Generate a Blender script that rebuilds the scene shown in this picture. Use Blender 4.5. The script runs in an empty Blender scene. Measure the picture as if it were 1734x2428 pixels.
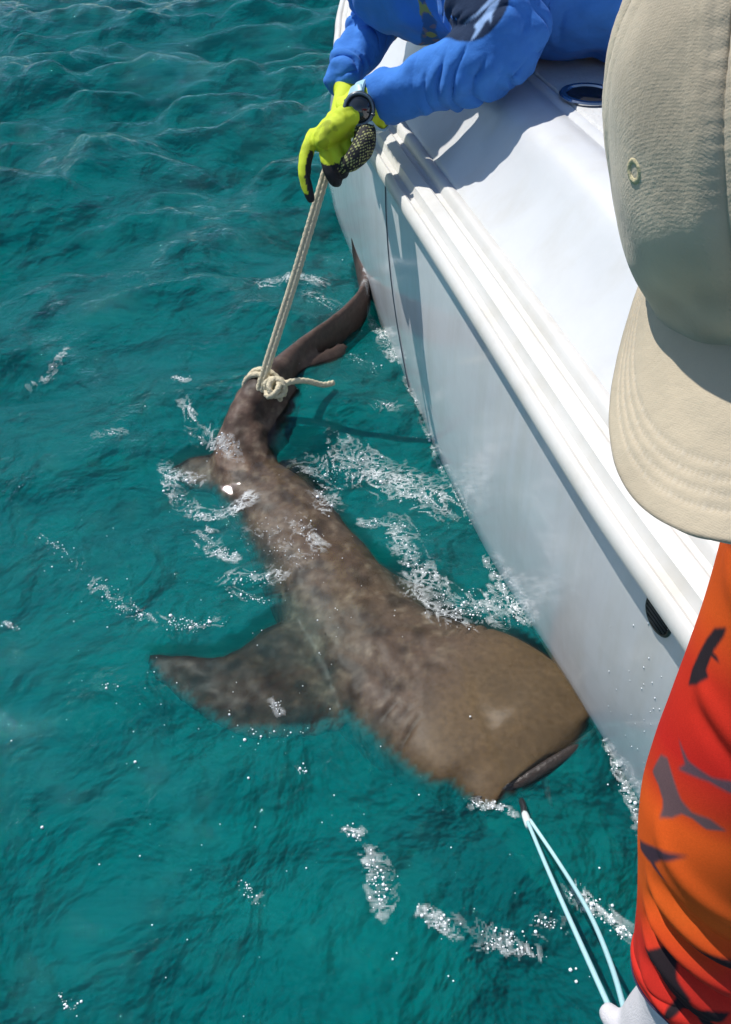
import bpy, bmesh, math, random
import numpy as np
from mathutils import Vector, Matrix, noise as mnoise

random.seed(7); rng = np.random.default_rng(11)
sc = bpy.context.scene
COL = sc.collection

# ------------------------------------------------------------ camera, sky, sun, exposure
H, F, TH = 1.3, 2020.0, math.radians(45)          # eye height over the water, focal length in photo pixels, pitch
cam_d = bpy.data.cameras.new('camera'); cam = bpy.data.objects.new('camera', cam_d); COL.objects.link(cam)
cam.location = (0, 0, H); cam.rotation_euler = (math.pi/2 - TH, 0, 0)
cam_d.sensor_fit = 'VERTICAL'; cam_d.sensor_height = 24.0; cam_d.lens = F/2428*24.0
cam_d.clip_start = 0.02; cam_d.clip_end = 2000
sc.camera = cam

SUN_EL, SUN_AZ = math.radians(56), math.radians(50)    # azimuth measured left of +Y
sdir = Vector((-math.sin(SUN_AZ)*math.cos(SUN_EL), math.cos(SUN_AZ)*math.cos(SUN_EL), math.sin(SUN_EL)))
w = bpy.data.worlds.new('World'); sc.world = w; w.use_nodes = True
nt = w.node_tree; nt.nodes.clear()
sky = nt.nodes.new('ShaderNodeTexSky'); sky.sky_type = 'NISHITA'; sky.sun_disc = False
sky.sun_elevation = SUN_EL; sky.sun_rotation = -SUN_AZ
sky.dust_density = .3; sky.ozone_density = 2.5
bg = nt.nodes.new('ShaderNodeBackground'); bg.inputs['Strength'].default_value = 0.13
wo = nt.nodes.new('ShaderNodeOutputWorld')
nt.links.new(sky.outputs[0], bg.inputs[0]); nt.links.new(bg.outputs[0], wo.inputs[0])
sl = bpy.data.lights.new('sun', 'SUN'); sl.energy = 4.9; sl.angle = math.radians(0.53); sl.color = (1.0, 0.96, 0.9)
so = bpy.data.objects.new('sun', sl); COL.objects.link(so)
so.rotation_euler = sdir.to_track_quat('Z', 'Y').to_euler()
vs = sc.view_settings; vs.view_transform = 'Standard'; vs.look = 'None'; vs.gamma = 1.0; vs.exposure = -0.05
vs.use_curve_mapping = False
cy = sc.cycles
cy.use_denoising = True; cy.max_bounces = 7; cy.transparent_max_bounces = 10; cy.volume_bounces = 1
cy.diffuse_bounces = 3; cy.glossy_bounces = 3; cy.caustics_reflective = False; cy.caustics_refractive = False
cy.sample_clamp_indirect = 6.0; cy.use_adaptive_sampling = True; cy.adaptive_threshold = .02; cy.adaptive_min_samples = 20

# ------------------------------------------------------------ helpers
def ray(x, y):
    u = (x-867)/F; v = (1214-y)/F; c, s = math.cos(TH), math.sin(TH)
    return np.array([u, c+v*s, -s+v*c])
def pz(x, y, z=0.0):
    d = ray(x, y); return np.array([0, 0, H]) + d*((z-H)/d[2])
def pt(x, y, t):
    return np.array([0, 0, H]) + ray(x, y)*t

def mesh_from(V, Fc):
    me = bpy.data.meshes.new('m'); me.from_pydata([tuple(map(float, v)) for v in V], [], [tuple(map(int, f)) for f in Fc]); me.update(); return me
def obj(name, me, mat=None, parent=None, smooth=True, sharp=None):
    o = bpy.data.objects.new(name, me); me.name = name; COL.objects.link(o)
    if mat is not None:
        me.materials.clear(); me.materials.append(mat)
    if smooth:
        me.polygons.foreach_set('use_smooth', [True]*len(me.polygons))
        if sharp: me.set_sharp_from_angle(angle=math.radians(sharp))
    if parent is not None: o.parent = parent; o.matrix_parent_inverse = Matrix.Translation(-Vector(parent.location))
    return o
def empty(name, loc=(0, 0, 0)):
    o = bpy.data.objects.new(name, None); o.location = loc; o.empty_display_size = .05; COL.objects.link(o); return o
def tag(o, label=None, cat=None, group=None, kind=None):
    if label: o['label'] = label
    if cat: o['category'] = cat
    if group: o['group'] = group
    if kind: o['kind'] = kind
    return o
def recalc(me):
    bm = bmesh.new(); bm.from_mesh(me); bmesh.ops.recalc_face_normals(bm, faces=bm.faces); bm.to_mesh(me); bm.free(); return me
def catmull(P, n):
    """n samples per span through rows of P (any columns)"""
    P = np.asarray(P, float); Q = np.vstack([2*P[0]-P[1], P, 2*P[-1]-P[-2]]); out = []
    for i in range(1, len(Q)-2):
        for k in range(n):
            t = k/n; a, b, c, d = Q[i-1], Q[i], Q[i+1], Q[i+2]
            out.append(.5*((2*b)+(-a+c)*t+(2*a-5*b+4*c-d)*t*t+(-a+3*b-3*c+d)*t**3))
    out.append(P[-1]); return np.array(out)
def frames(C, up=(0, 0, 1)):
    C = np.asarray(C); T = np.gradient(C, axis=0); T /= np.linalg.norm(T, axis=1)[:, None]+1e-12
    U = []; u = np.array(up, float)
    for t in T:
        u = u - t*np.dot(u, t); u /= np.linalg.norm(u)+1e-12; U.append(u.copy())
    U = np.array(U); S = np.cross(T, U); return T, S, U
def tube(C, rx, ry=None, n=16, up=(0, 0, 1), caps=True, power=2.0, keepup=False):
    C = np.asarray(C, float); m = len(C)
    rx = np.broadcast_to(np.asarray(rx, float), (m,)); ry = rx if ry is None else np.broadcast_to(np.asarray(ry, float), (m,))
    T, S, U = frames(C, up)
    if keepup:
        S = np.cross(T, np.array(up, float)[None, :]); S /= np.linalg.norm(S, axis=1)[:, None]; U = np.cross(S, T)
    th = np.arange(n)*2*math.pi/n; e = (2/np.broadcast_to(np.asarray(power, float), (m,)))[:, None]
    cx = np.sign(np.cos(th))*np.abs(np.cos(th))[None, :]**e; cyy = np.sign(np.sin(th))*np.abs(np.sin(th))[None, :]**e
    V = (C[:, None, :] + S[:, None, :]*(rx[:, None]*cx)[:, :, None] + U[:, None, :]*(ry[:, None]*cyy)[:, :, None]).reshape(-1, 3)
    Fc = []
    for i in range(m-1):
        for j in range(n):
            k = (j+1) % n; Fc.append((i*n+j, i*n+k, (i+1)*n+k, (i+1)*n+j))
    if caps:
        Fc.append(tuple(range(n))[::-1]); Fc.append(tuple((m-1)*n+j for j in range(n)))
    return V, Fc
def joinm(parts):
    V = []; Fc = []; o = 0
    for v, f in parts:
        V.append(np.asarray(v)); Fc += [tuple(i+o for i in q) for q in f]; o += len(v)
    return np.vstack(V), Fc
def slab(outline, z_or_pts, thick, rounds=True):
    """closed blade from a 3-D outline: two sheets around it, thin at the rim"""
    P = np.asarray(outline, float); c = P.mean(0); n = len(P)
    nrm = np.zeros(3)
    for i in range(n): nrm += np.cross(P[i]-c, P[(i+1) % n]-c)
    nrm /= np.linalg.norm(nrm)
    inner = c + (P-c)*.55
    V = list(P) + list(inner+nrm*thick*.5) + list(inner-nrm*thick*.5) + [c+nrm*thick*.55, c-nrm*thick*.55]
    Fc = []
    for i in range(n):
        k = (i+1) % n
        Fc += [(i, k, n+k, n+i), (k, i, 2*n+i, 2*n+k), (n+i, n+k, 3*n), (2*n+k, 2*n+i, 3*n+1)]
    return np.array(V), Fc
def remeshed(parts, voxel, smooth_it=6, factor=.5):
    V, Fc = joinm(parts); me = recalc(mesh_from(V, Fc)); o = bpy.data.objects.new('tmp', me); COL.objects.link(o)
    r = o.modifiers.new('r', 'REMESH'); r.mode = 'VOXEL'; r.voxel_size = voxel; r.use_smooth_shade = True
    if smooth_it:
        s = o.modifiers.new('s', 'SMOOTH'); s.iterations = smooth_it; s.factor = factor
    bpy.context.view_layer.update(); dg = bpy.context.evaluated_depsgraph_get()
    out = bpy.data.meshes.new_from_object(o.evaluated_get(dg)); bpy.data.objects.remove(o); bpy.data.meshes.remove(me)
    return out
def vco(me):
    a = np.empty(len(me.vertices)*3); me.vertices.foreach_get('co', a); return a.reshape(-1, 3)
def vno(me):
    a = np.empty(len(me.vertices)*3); me.vertex_normals.foreach_get('vector', a); return a.reshape(-1, 3)
def setco(me, V):
    me.vertices.foreach_set('co', np.asarray(V, float).ravel()); me.update()
def setcol(me, Cc, name='tint'):
    a = me.color_attributes.new(name, 'FLOAT_COLOR', 'POINT'); C4 = np.ones((len(me.vertices), 4)); C4[:, :3] = Cc
    a.data.foreach_set('color', C4.ravel())
def inpoly(x, y, P):
    P = np.asarray(P, float); r = np.zeros(np.shape(x), bool); j = len(P)-1
    for i in range(len(P)):
        xi, yi = P[i]; xj, yj = P[j]
        c = ((yi > y) != (yj > y)) & (x < (xj-xi)*(y-yi)/(yj-yi+1e-12)+xi); r ^= c; j = i
    return r
def segdist(P, A, B):
    A = np.asarray(A, float); B = np.asarray(B, float); d = B-A; t = np.clip(((P-A)@d)/(d@d), 0, 1)
    return np.linalg.norm(P-(A+t[:, None]*d), axis=1), t

class NT:
    def __init__(s, m): s.t = m.node_tree; s.n = s.t.nodes
    def add(s, ty, **k):
        n = s.n.new(ty)
        for a, b in k.items():
            if a.startswith('i_'):
                key = a[2:]; key = int(key) if key.isdigit() else key.replace('_', ' '); n.inputs[key].default_value = b
            else: setattr(n, a, b)
        return n
    def link(s, a, b): s.t.links.new(a, b)
def mat(name, color=(.5, .5, .5), rough=.5, coat=0, spec=.5, metal=0, noise=None, bump=None, vcol=False, sheen=0, trans=0, sss=0):
    """noise=(scale, detail, dark, light) multiplies the base colour; bump=[(scale, strength, distance)...]"""
    m = bpy.data.materials.new(name); m.use_nodes = True; N = NT(m); b = N.n['Principled BSDF']
    b.inputs['Roughness'].default_value = rough; b.inputs['Metallic'].default_value = metal
    b.inputs['Specular IOR Level'].default_value = spec; b.inputs['Coat Weight'].default_value = coat; b.inputs['Coat Roughness'].default_value = .08
    b.inputs['Sheen Weight'].default_value = sheen
    b.inputs['Transmission Weight'].default_value = trans
    if sss: b.inputs['Subsurface Weight'].default_value = sss; b.inputs['Subsurface Scale'].default_value = .01
    b.inputs['Base Color'].default_value = (*color, 1)
    tc = N.add('ShaderNodeTexCoord'); src = None
    if vcol:
        a = N.add('ShaderNodeVertexColor', layer_name='tint'); src = a.outputs[0]
    if noise:
        nz = N.add('ShaderNodeTexNoise', i_Scale=noise[0], i_Detail=noise[1], i_Roughness=.65); N.link(tc.outputs['Object'], nz.inputs['Vector'])
        rp = N.add('ShaderNodeValToRGB'); rp.color_ramp.elements[0].position = .3; rp.color_ramp.elements[1].position = .72
        d, l = noise[2], noise[3]
        rp.color_ramp.elements[0].color = (*((d,)*3 if np.isscalar(d) else d), 1); rp.color_ramp.elements[1].color = (*((l,)*3 if np.isscalar(l) else l), 1)
        N.link(nz.outputs[0], rp.inputs[0])
        mx = N.add('ShaderNodeMix', data_type='RGBA', blend_type='MULTIPLY'); mx.inputs[0].default_value = 1
        if src is not None: N.link(src, mx.inputs[6])
        else: mx.inputs[6].default_value = (*color, 1)
        N.link(rp.outputs[0], mx.inputs[7]); src = mx.outputs[2]
    if src is not None: N.link(src, b.inputs['Base Color'])
    prev = None
    for (scl, st, dist) in (bump or []):
        nz = N.add('ShaderNodeTexNoise', i_Scale=scl, i_Detail=4.0); N.link(tc.outputs['Object'], nz.inputs['Vector'])
        bp = N.add('ShaderNodeBump', i_Strength=st, i_Distance=dist); N.link(nz.outputs[0], bp.inputs['Height'])
        if prev is not None: N.link(prev.outputs[0], bp.inputs['Normal'])
        prev = bp
    if prev is not None:
        N.link(prev.outputs[0], b.inputs['Normal'])
        if coat: N.link(prev.outputs[0], b.inputs['Coat Normal'])
    return m

# ------------------------------------------------------------ sea: bed, water surface and body of water
def interp(tab):
    T = np.array(tab, float); 
    def f(y):
        # smooth (Catmull-Rom) interpolation through the table
        return np.interp(y, FX, FY)
    C = catmull(T, 12); FX, FY = C[:, 0], C[:, 1]
    return f
railX = interp([(-3.0, 1.15), (-1.6, .86), (-.6, .66), (0, .53), (.546, .37), (.775, .301), (.965, .252), (1.296, .169), (1.552, .103), (1.866, .021), (2.1, -.035), (2.3, -.068), (2.5, -.088), (2.8, -.092), (3.2, -.08), (4.8, .02)])
wlX = interp([(-3.0, 1.40), (-1.6, 1.05), (-.6, .80), (0, .64), (.6, .455), (.82, .375), (1.04, .30), (1.194, .247), (1.492, .166), (1.779, .10), (2.011, .046), (2.187, .008), (2.435, -.045), (2.79, -.112), (3.2, -.14), (4.8, -.05)])

WV = []
_r = random.Random(5)
for lam, amp, cnt in ((2.6, .016, 4), (1.5, .012, 5), (.85, .011, 8), (.5, .0085, 10), (.3, .0056, 12), (.18, .0026, 14), (.11, .0013, 14)):
    for i in range(cnt):
        l = lam*_r.uniform(.75, 1.3); a = amp*_r.uniform(.6, 1.3)
        ang = math.radians(-70 + _r.gauss(0, 42)); WV.append((2*math.pi/l, math.cos(ang), math.sin(ang), _r.uniform(0, 6.283), a, lam))
def wave_h(X, Y):
    X = np.asarray(X, float); Y = np.asarray(Y, float); Z = np.zeros(np.broadcast(X, Y).shape)
    calm = .20 + .80*np.clip((np.hypot(X*.9-.1, Y)-1.2)/1.9, 0, 1)          # flattened in the lee of the hull
    wx = .05*np.sin(2.1*Y+1.3*X); wy = .06*np.sin(1.7*X-.8*Y+1)
    far = np.clip(1.5 - (np.hypot(X, Y)-25)/60, 0, 1)
    for k, cx, sy, ph, a, lam in WV:
        s = np.sin(k*((X+wx)*cx+(Y+wy)*sy)+ph); sh = 2*((s+1)/2)**1.2-.94
        Z = Z + a*sh*(calm if lam < 1 else .2+.8*calm)*far*(np.clip(1-(np.hypot(X, Y)-7)/10, 0, 1) if lam < .35 else 1)
    return Z
def gradaxis(lo, hi, st, far):
    a = list(np.arange(lo, hi+1e-6, st)); d = st; x = hi; R = []
    while x < far: d *= 1.22; x += d; R.append(x)
    d = st; x = lo; L = []
    while x > -far: d *= 1.22; x -= d; L.append(x)
    return np.array(L[::-1]+a+R)
gx = gradaxis(-2.7, 1.3, .0125, 400); gy = gradaxis(-.2, 5.6, .0125, 400)
g = 60; bx = np.linspace(-30, 30, g); BX, BY = np.meshgrid(bx, bx)
BZ = -1.05 + .12*np.sin(BX*.9+1)*np.cos(BY*.7) + .05*np.sin(BX*2.3+BY*1.7)
bi = np.arange(g*g).reshape(g, g); bq = np.stack([bi[:-1, :-1], bi[:-1, 1:], bi[1:, 1:], bi[1:, :-1]], -1).reshape(-1, 4)
msand = mat('sand_with_light_patches', (.46, .43, .33), .9, noise=(2.4, 5, (.06, .10, .08), (1, 1, 1)))  # pale and dark bed patches, coloured to imitate light refracted by waves
_nz = [n for n in msand.node_tree.nodes if n.type == 'TEX_NOISE'][0]; _nz.inputs['Distortion'].default_value = 1.4
_mp = msand.node_tree.nodes.new('ShaderNodeMapping'); _mp.inputs['Rotation'].default_value = (0, 0, math.radians(35)); _mp.inputs['Scale'].default_value = (.55, 1.5, 1)
_tc = [n for n in msand.node_tree.nodes if n.type == 'TEX_COORD'][0]; msand.node_tree.links.new(_tc.outputs['Object'], _mp.inputs['Vector']); msand.node_tree.links.new(_mp.outputs[0], _nz.inputs['Vector'])
bed = obj('seabed', mesh_from(np.stack([BX.ravel(), BY.ravel(), BZ.ravel()], 1), bq), msand); tag(bed, kind='structure')

# ------------------------------------------------------------ boat
mgel = mat('white_gelcoat', (.84, .86, .87), .16, coat=.5, noise=(2.0, 9, .84, 1.02), bump=[(3.5, .15, .02)])
mrail = mat('white_vinyl_rail', (.69, .68, .64), .42, noise=(9, 5, .9, 1.0))
mdeck = mat('white_deck', (.69, .70, .70), .35, coat=.25, noise=(2.6, 9, .86, 1.03), bump=[(5, .1, .02)])
mnon = mat('nonskid', (.70, .70, .68), .6, noise=(40, 4, .86, 1.0), bump=[(160, .6, .003)])
def streaks(m, lo=.93):
    N = NT(m); b = N.n['Principled BSDF']; src = b.inputs['Base Color'].links[0].from_socket
    tc = N.add('ShaderNodeTexCoord'); mp = N.add('ShaderNodeMapping'); mp.inputs['Scale'].default_value = (14, 14, 1.3); N.link(tc.outputs['Object'], mp.inputs['Vector'])
    nz = N.add('ShaderNodeTexNoise', i_Scale=1.0, i_Detail=6.0, i_Roughness=.6); N.link(mp.outputs[0], nz.inputs['Vector'])
    rp = N.add('ShaderNodeValToRGB'); rp.color_ramp.elements[0].position = .30; rp.color_ramp.elements[1].position = .52; rp.color_ramp.elements[0].color = (lo, lo*.985, lo*.95, 1); N.link(nz.outputs[0], rp.inputs[0])
    mx = N.add('ShaderNodeMix', data_type='RGBA', blend_type='MULTIPLY'); mx.inputs[0].default_value = 1; N.link(src, mx.inputs[6]); N.link(rp.outputs[0], mx.inputs[7]); N.link(mx.outputs[2], b.inputs['Base Color'])
streaks(mgel); streaks(mdeck, .95); streaks(mrail, .93)
boat = empty('boat', (1.4, 1.5, 0)); tag(boat, 'white fibreglass boat with stepped rub rail and rounded gunwale', 'boat')
YS = np.concatenate([np.linspace(-2.9, -.7, 14), np.linspace(-.6, 3.3, 110), np.linspace(3.4, 4.7, 8)])
BEAM = 2.4
def strip(prof, close=False):
    """loft rows of (d, z) (or callables of Y) along the near side"""
    V = []; n = len(prof(0.0))
    for y in YS:
        P = prof(y); taper = 1.0
        for d, z in P: V.append((railX(y)+d, y, z))
    Fc = []
    for i in range(len(YS)-1):
        for j in range(n-1): Fc.append((i*n+j, i*n+j+1, (i+1)*n+j+1, (i+1)*n+j))
        if close: Fc.append((i*n+n-1, i*n, (i+1)*n, (i+1)*n+n-1))
    if close:
        Fc.append(tuple(range(n))[::-1]); Fc.append(tuple((len(YS)-1)*n+j for j in range(n)))
    return mesh_from(V, Fc)
def hull_prof(y):
    dw = float(wlX(y)-railX(y)); P = [(BEAM, .50), (BEAM-.03, 0), (BEAM-.15, -.16), (BEAM/2, -.38), (dw+.30, -.20), (dw+.05, -.10)]
    for k in range(0, 11):
        t = k/10; P.append((dw*(1-t)+.022*t - .012*math.sin(math.pi*t), .515*t))
    P += [(.55, .515), (.55, .18), (BEAM-.35, .18), (BEAM-.35, .515)]
    return P
hull = obj('hull', recalc(strip(hull_prof, True)), mgel, boat, sharp=40)
def rail_prof(y):
    return [(.022, .4985), (.006, .4985), (.001, .502), (-.001, .509), (.001, .518), (.006, .5255), (.012, .528), (.016, .527),
            (.020, .5215), (.030, .524), (.0335, .530), (.037, .5385), (.043, .541), (.060, .5455), (.0645, .5435), (.067, .5365), (.078, .540),
            (.081, .547), (.084, .5535), (.090, .557), (.097, .5575), (.103, .555), (.106, .548), (.09, .505)]
rub = obj('rub_rail', recalc(strip(rail_prof, True)), mrail, boat, sharp=35)
def gun_prof(y):
    P = [(.095, .535), (.104, .556), (.112, .563)]
    for k in range(1, 9):
        t = k/9; P.append((.112+.088*t, .563+.112*t - .008*math.sin(math.pi*t)))
    P += [(.202, .680), (.216, .692), (.236, .7005), (.262, .705), (.286, .7065), (.2885, .7045), (.2925, .7045), (.296, .7085), (.31, .7105)]
    return P + [(.31, .69), (.14, .53)]
gun = obj('gunwale', recalc(strip(gun_prof, True)), mdeck, boat, sharp=50)
def cap_prof(y): return [(.312, .706), (.318, .7125), (.60, .7135), (.606, .71), (.606, .20), (BEAM-.3, .20), (BEAM-.3, .71), (BEAM, .71), (BEAM, .505), (.32, .505)]
deck = obj('deck', recalc(strip(cap_prof, True)), mnon, boat, sharp=35)
# hull panel joint: a thin dark sealant bead running down the hull side
def hull_pt(y, t, off=0.0):
    dw = float(wlX(y)-railX(y)); return np.array([railX(y)+dw*(1-t)+.022*t-.012*math.sin(math.pi*t)-off, y, .515*t])
C = np.array([hull_pt(1.86-.13*(1-t)**1.5, t, .0006) for t in np.linspace(-.02, .96, 30)])
seam = obj('panel_joint', mesh_from(*tube(C, .0022, .0022, n=6, up=(1, 0, 0))), mat('sealant', (.12, .15, .17), .6), boat)
# fittings on the boat
msteel = mat('polished_steel', (.55, .56, .58), .15, metal=1)
mblk = mat('black_plastic', (.02, .02, .02), .3)
def ring(c, ax, r, rr, n=48, k=10):
    ax = Vector(ax).normalized(); q = ax.to_track_quat('Z', 'Y'); V = []; Fc = []
    for i in range(n):
        a = 2*math.pi*i/n
        for j in range(k):
            b = 2*math.pi*j/k; v = q @ Vector(((r+rr*math.cos(b))*math.cos(a), (r+rr*math.cos(b))*math.sin(a), rr*.6*math.sin(b))); V.append(np.array(c)+np.array(v))
            Fc.append((i*k+j, ((i+1) % n)*k+j, ((i+1) % n)*k+(j+1) % k, i*k+(j+1) % k))
    return np.array(V), Fc
def lathe(c, ax, prof, n=48):
    ax = Vector(ax).normalized(); q = ax.to_track_quat('Z', 'Y'); V = []; Fc = []; k = len(prof)
    for i in range(n):
        a = 2*math.pi*i/n
        for r, z in prof: V.append(np.array(c)+np.array(q @ Vector((r*math.cos(a), r*math.sin(a), z))))
        for j in range(k-1): Fc.append((i*k+j, ((i+1) % n)*k+j, ((i+1) % n)*k+j+1, i*k+j+1))
    return np.array(V), Fc
rc = np.array([.425, 1.705, .7142])
rod = obj('rod_holder', recalc(mesh_from(*lathe(rc, (0, 0, 1), [(.0001, .0), (.056, .0), (.057, .003), (.054, .006), (.045, .006), (.043, .003), (.041, .0015), (.0001, .0012)]))), msteel, boat, sharp=30)
obj('cup', recalc(mesh_from(*lathe(rc+[0, 0, .002], (0, 0, 1), [(.0405, .0), (.0405, .0018), (.034, .0032), (.028, .0015), (.0001, .0012)]))), mblk, rod, sharp=40)
hn = np.array([-.95, -.30, -.05])
vc = hull_pt(.655, .90)
vent = obj('hull_vent', recalc(mesh_from(*lathe(vc-hn*.004, hn, [(.0001, .0), (.027, .0), (.028, .005), (.0255, .007), (.0235, .0065), (.023, .004), (.0001, .004)]))), mat('dark_vent', (.035, .035, .03), .45), boat, sharp=30)
vq = Vector(hn).normalized().to_track_quat('Z', 'Y')
for i in range(6):
    yy = -.0175+.007*i; hw = math.sqrt(.0224**2-yy*yy)
    a, b = (np.array(vc)+np.array(vq @ Vector((-hw, yy, .002))), np.array(vc)+np.array(vq @ Vector((hw, yy, .002))))
    obj('slat', mesh_from(*tube(np.array([a, b]), .0018, .0022, n=6, up=tuple(hn))), bpy.data.materials['dark_vent'], vent)

# ------------------------------------------------------------ shark
def C3(l, r, z):
    a, b = pz(*l, z), pz(*r, z); return (a+b)/2, np.linalg.norm(a-b)/2
rows = []
for l, r, zt, h in [((1095, 1893), (1422, 1715), .024, .034), ((1020, 1850), (1395, 1630), .030, .050), ((930, 1800), (1280, 1530), .028, .068), ((850, 1740), (1130, 1470), .018, .086),
                    ((770, 1640), (1040, 1430), .014, .098), ((690, 1510), (970, 1370), .010, .10), ((605, 1330), (875, 1280), .006, .092), ((550, 1200), (775, 1178), .006, .080),
                    ((495, 1112), (672, 1107), .012, .066)]:
    c, wd = C3(l, r, zt-.03); rows.append((c[0], c[1], zt-h, wd*.97, h))
A_, B_ = np.array(rows[0][:2]), np.array(rows[1][:2]); fw = (A_-B_)/np.linalg.norm(A_-B_)
fw = np.array([.62, -.78])
head = []
for k, ww, hh, zz in ((.034, .020, .008, -.012), (.030, .080, .018, -.012), (.018, .118, .028, -.012)):
    head.append((A_[0]+fw[0]*k, A_[1]+fw[1]*k, zz, ww, hh))
tail = []
for p, z, ww, h in [((584, 1015), .008, .056, .060), ((628, 925), .065, .040, .046), ((715, 850), .045, .021, .058), ((795, 793), .036, .016, .062), ((850, 740), .030, .014, .064), ((868, 690), .034, .016, .054), ((856, 640), .036, .013, .046), ((845, 600), .055, .010, .030), ((838, 568), .075, .007, .020), ((836, 545), .09, .003, .008)]:
    c = pz(*p, z); tail.append((c[0], c[1], z, ww, h))
ST = np.array(head+rows+tail); SS = catmull(ST, 8); SS[:, 3:] = np.maximum(SS[:, 3:], .002)
body = tube(SS[:, :3], SS[:, 3], SS[:, 4], n=48, up=(0, 0, 1), power=np.interp(np.arange(len(SS)), [0, 24, 40, 60, 90], [2.6, 3.3, 3.2, 2.5, 2.2]), keepup=True)
def fin(px, zs, th):
    zs = np.broadcast_to(zs, (len(px),)); return slab([pz(x, y, z) for (x, y), z in zip(px, zs)], None, th)
pec = fin([(905, 1650), (800, 1745), (690, 1762), (600, 1758), (500, 1722), (420, 1668), (365, 1612), (343, 1572), (352, 1548), (395, 1552), (450, 1566), (520, 1562), (575, 1535), (625, 1490), (765, 1425), (860, 1530)],
          [-.05, -.03, -.022, -.020, -.018, -.016, -.014, -.012, -.012, -.016, -.020, -.024, -.028, -.035, -.05, -.05], .05)
pec2 = fin([(880, 1330), (960, 1372), (1030, 1388), (1085, 1425), (1110, 1480), (1040, 1500), (920, 1430)], [-.06, -.045, -.045, -.06, -.09, -.09, -.09], .035)
pel = fin([(600, 1075), (520, 1070), (440, 1085), (392, 1110), (400, 1135), (450, 1165), (540, 1180), (600, 1165)], [-.035, -.035, -.035, -.035, -.04, -.045, -.05, -.05], .03)
pel2 = fin([(650, 1090), (720, 1085), (800, 1110), (830, 1150), (760, 1170), (690, 1170)], [-.06, -.08, -.10, -.11, -.10, -.07], .03)
def blade(pts, th): return slab(np.array(pts), None, th)
dor = blade([pz(600, 1070, .0), pz(632, 985, .045), pz(662, 925, .075), pz(700, 905, .055), pz(722, 925, .02), pz(712, 985, -.01), pz(692, 1050, -.035), pz(655, 1090, -.04)], .022)
dor2 = blade([pz(680, 880, .07), pz(745, 838, .06), pz(800, 806, .05), pz(832, 812, .03), pz(822, 850, .012), pz(806, 885, .0), pz(765, 912, -.005), pz(715, 912, .02)], .014)
low = blade([pz(868, 735, .0), pz(880, 700, 0.02), pz(872, 660, .03), pz(858, 640, .0), pz(850, 690, -.06), pz(840, 740, -.06)], .012)
me = remeshed([body, pec, pec2, pel, pel2, dor, dor2, low], .0065, 9)
V = vco(me); Nn = vno(me)
# gill slits and skin relief
cl = SS[:, :3]; T_, S_, U_ = frames(cl); S_ = np.cross(T_, [0, 0, 1.0]); S_ /= np.linalg.norm(S_, axis=1)[:, None]
arc = np.concatenate([[0], np.cumsum(np.linalg.norm(np.diff(cl, axis=0), axis=1))])
near = np.array([np.argmin(((cl[:, :2]-v[:2])**2).sum(1)) for v in V]); lat = ((V-cl[near])*S_[near]).sum(1)
ds = ((V-cl[near])*T_[near]).sum(1); s_ = arc[near]+ds; wl_ = np.abs(lat)/np.maximum(SS[near, 3], .01)
def pnoise(P, sc_, seed=0.0):
    return np.array([mnoise.noise(Vector((p[0]*sc_+seed, p[1]*sc_, p[2]*sc_))) for p in P])
disp = np.zeros(len(V)); dark = np.ones(len(V))
for k, s0 in enumerate((.225, .25, .274, .296)):
    c = s0 + .02*(wl_-.8)
    gmask = np.exp(-((s_-c)/.0045)**2)*((wl_ > .52) & (wl_ < 1.0)); disp -= .006*gmask*np.clip(.5+pnoise(V, 25, 40+k)*1.5, 0, 1); dark *= 1-.45*gmask*np.clip(.5+pnoise(V, 25, 40+k)*1.5, 0, 1)
n1_, n2_ = pnoise(V, 55), pnoise(V, 18, 9)
rough = np.clip((s_-.2)/.1, 0, 1)*np.clip((1.35-s_)/.1, 0.25, 1)
disp += rough*(.0022*n1_+.003*n2_) + .0008*n2_
disp += .0015*np.exp(-(lat/.02)**2)*np.clip((s_-.25)/.1, 0, 1)*np.clip((.9-s_)/.2, 0, 1)
V = V+Nn*disp[:, None]; setco(me, V)
base = np.array([.155, .098, .066]); pale = np.array([.40, .34, .27]); grey = np.array([.105, .075, .060])
mixn = np.clip(.5+.9*n2_, 0, 1)[:, None]
colr = base*(1-mixn*.45)+grey*mixn*.45
tailk = np.clip((s_-1.0)/.3, 0, 1)[:, None]; colr = colr*(1-tailk)+np.array([.135, .085, .070])*tailk
mot_caustic = rough[:, None]*np.clip(pnoise(V, 38, 3)*1.3+pnoise(V, 95, 17)*1.3-.15, 0, 1)[:, None]; colr = colr*(1-mot_caustic*.6)+np.array([.34, .26, .185])*mot_caustic*.6  # pale skin mottling, partly painted caustic light on the back
under = np.clip(-Nn[:, 2]*1.6-.2, 0, 1)[:, None]; colr = colr*(1-under*.15)+pale*under*.15
bodyk = rough[:, None]; finm = np.clip((np.abs(lat)-SS[near, 3]*.95)/.05, 0, 1)[:, None]*(s_ < .95)[:, None]; colr = colr*(1-finm)+colr*np.array([.42, .37, .33])*finm; headk = 1-np.clip((s_-.17)/.09, 0, 1)[:, None]; colr = colr*(1-headk)+np.array([.150, .095, .050])*headk*(.9+.25*mixn); tk2 = np.clip((s_-1.12)/.1, 0, 1)[:, None]; colr = colr*(1-.35*tk2); snout_shade = (np.clip((-.004-V[:, 2])/.012, 0, 1)*np.clip((.05-s_)/.02, 0, 1))[:, None]; colr = colr*(1-.6*snout_shade); dk = np.clip(pnoise(V, 26, 51)*2.2, 0, 1)[:, None]*bodyk; colr = colr*(1-.55*dk); tipd = np.clip((.52-np.linalg.norm(V[:, :2]-pz(343, 1572, 0)[:2], axis=1)/.45), 0, 1)[:, None]; colr = colr*(1-.8*tipd)  # low snout front darkened in the colour, as painted shade
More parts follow.
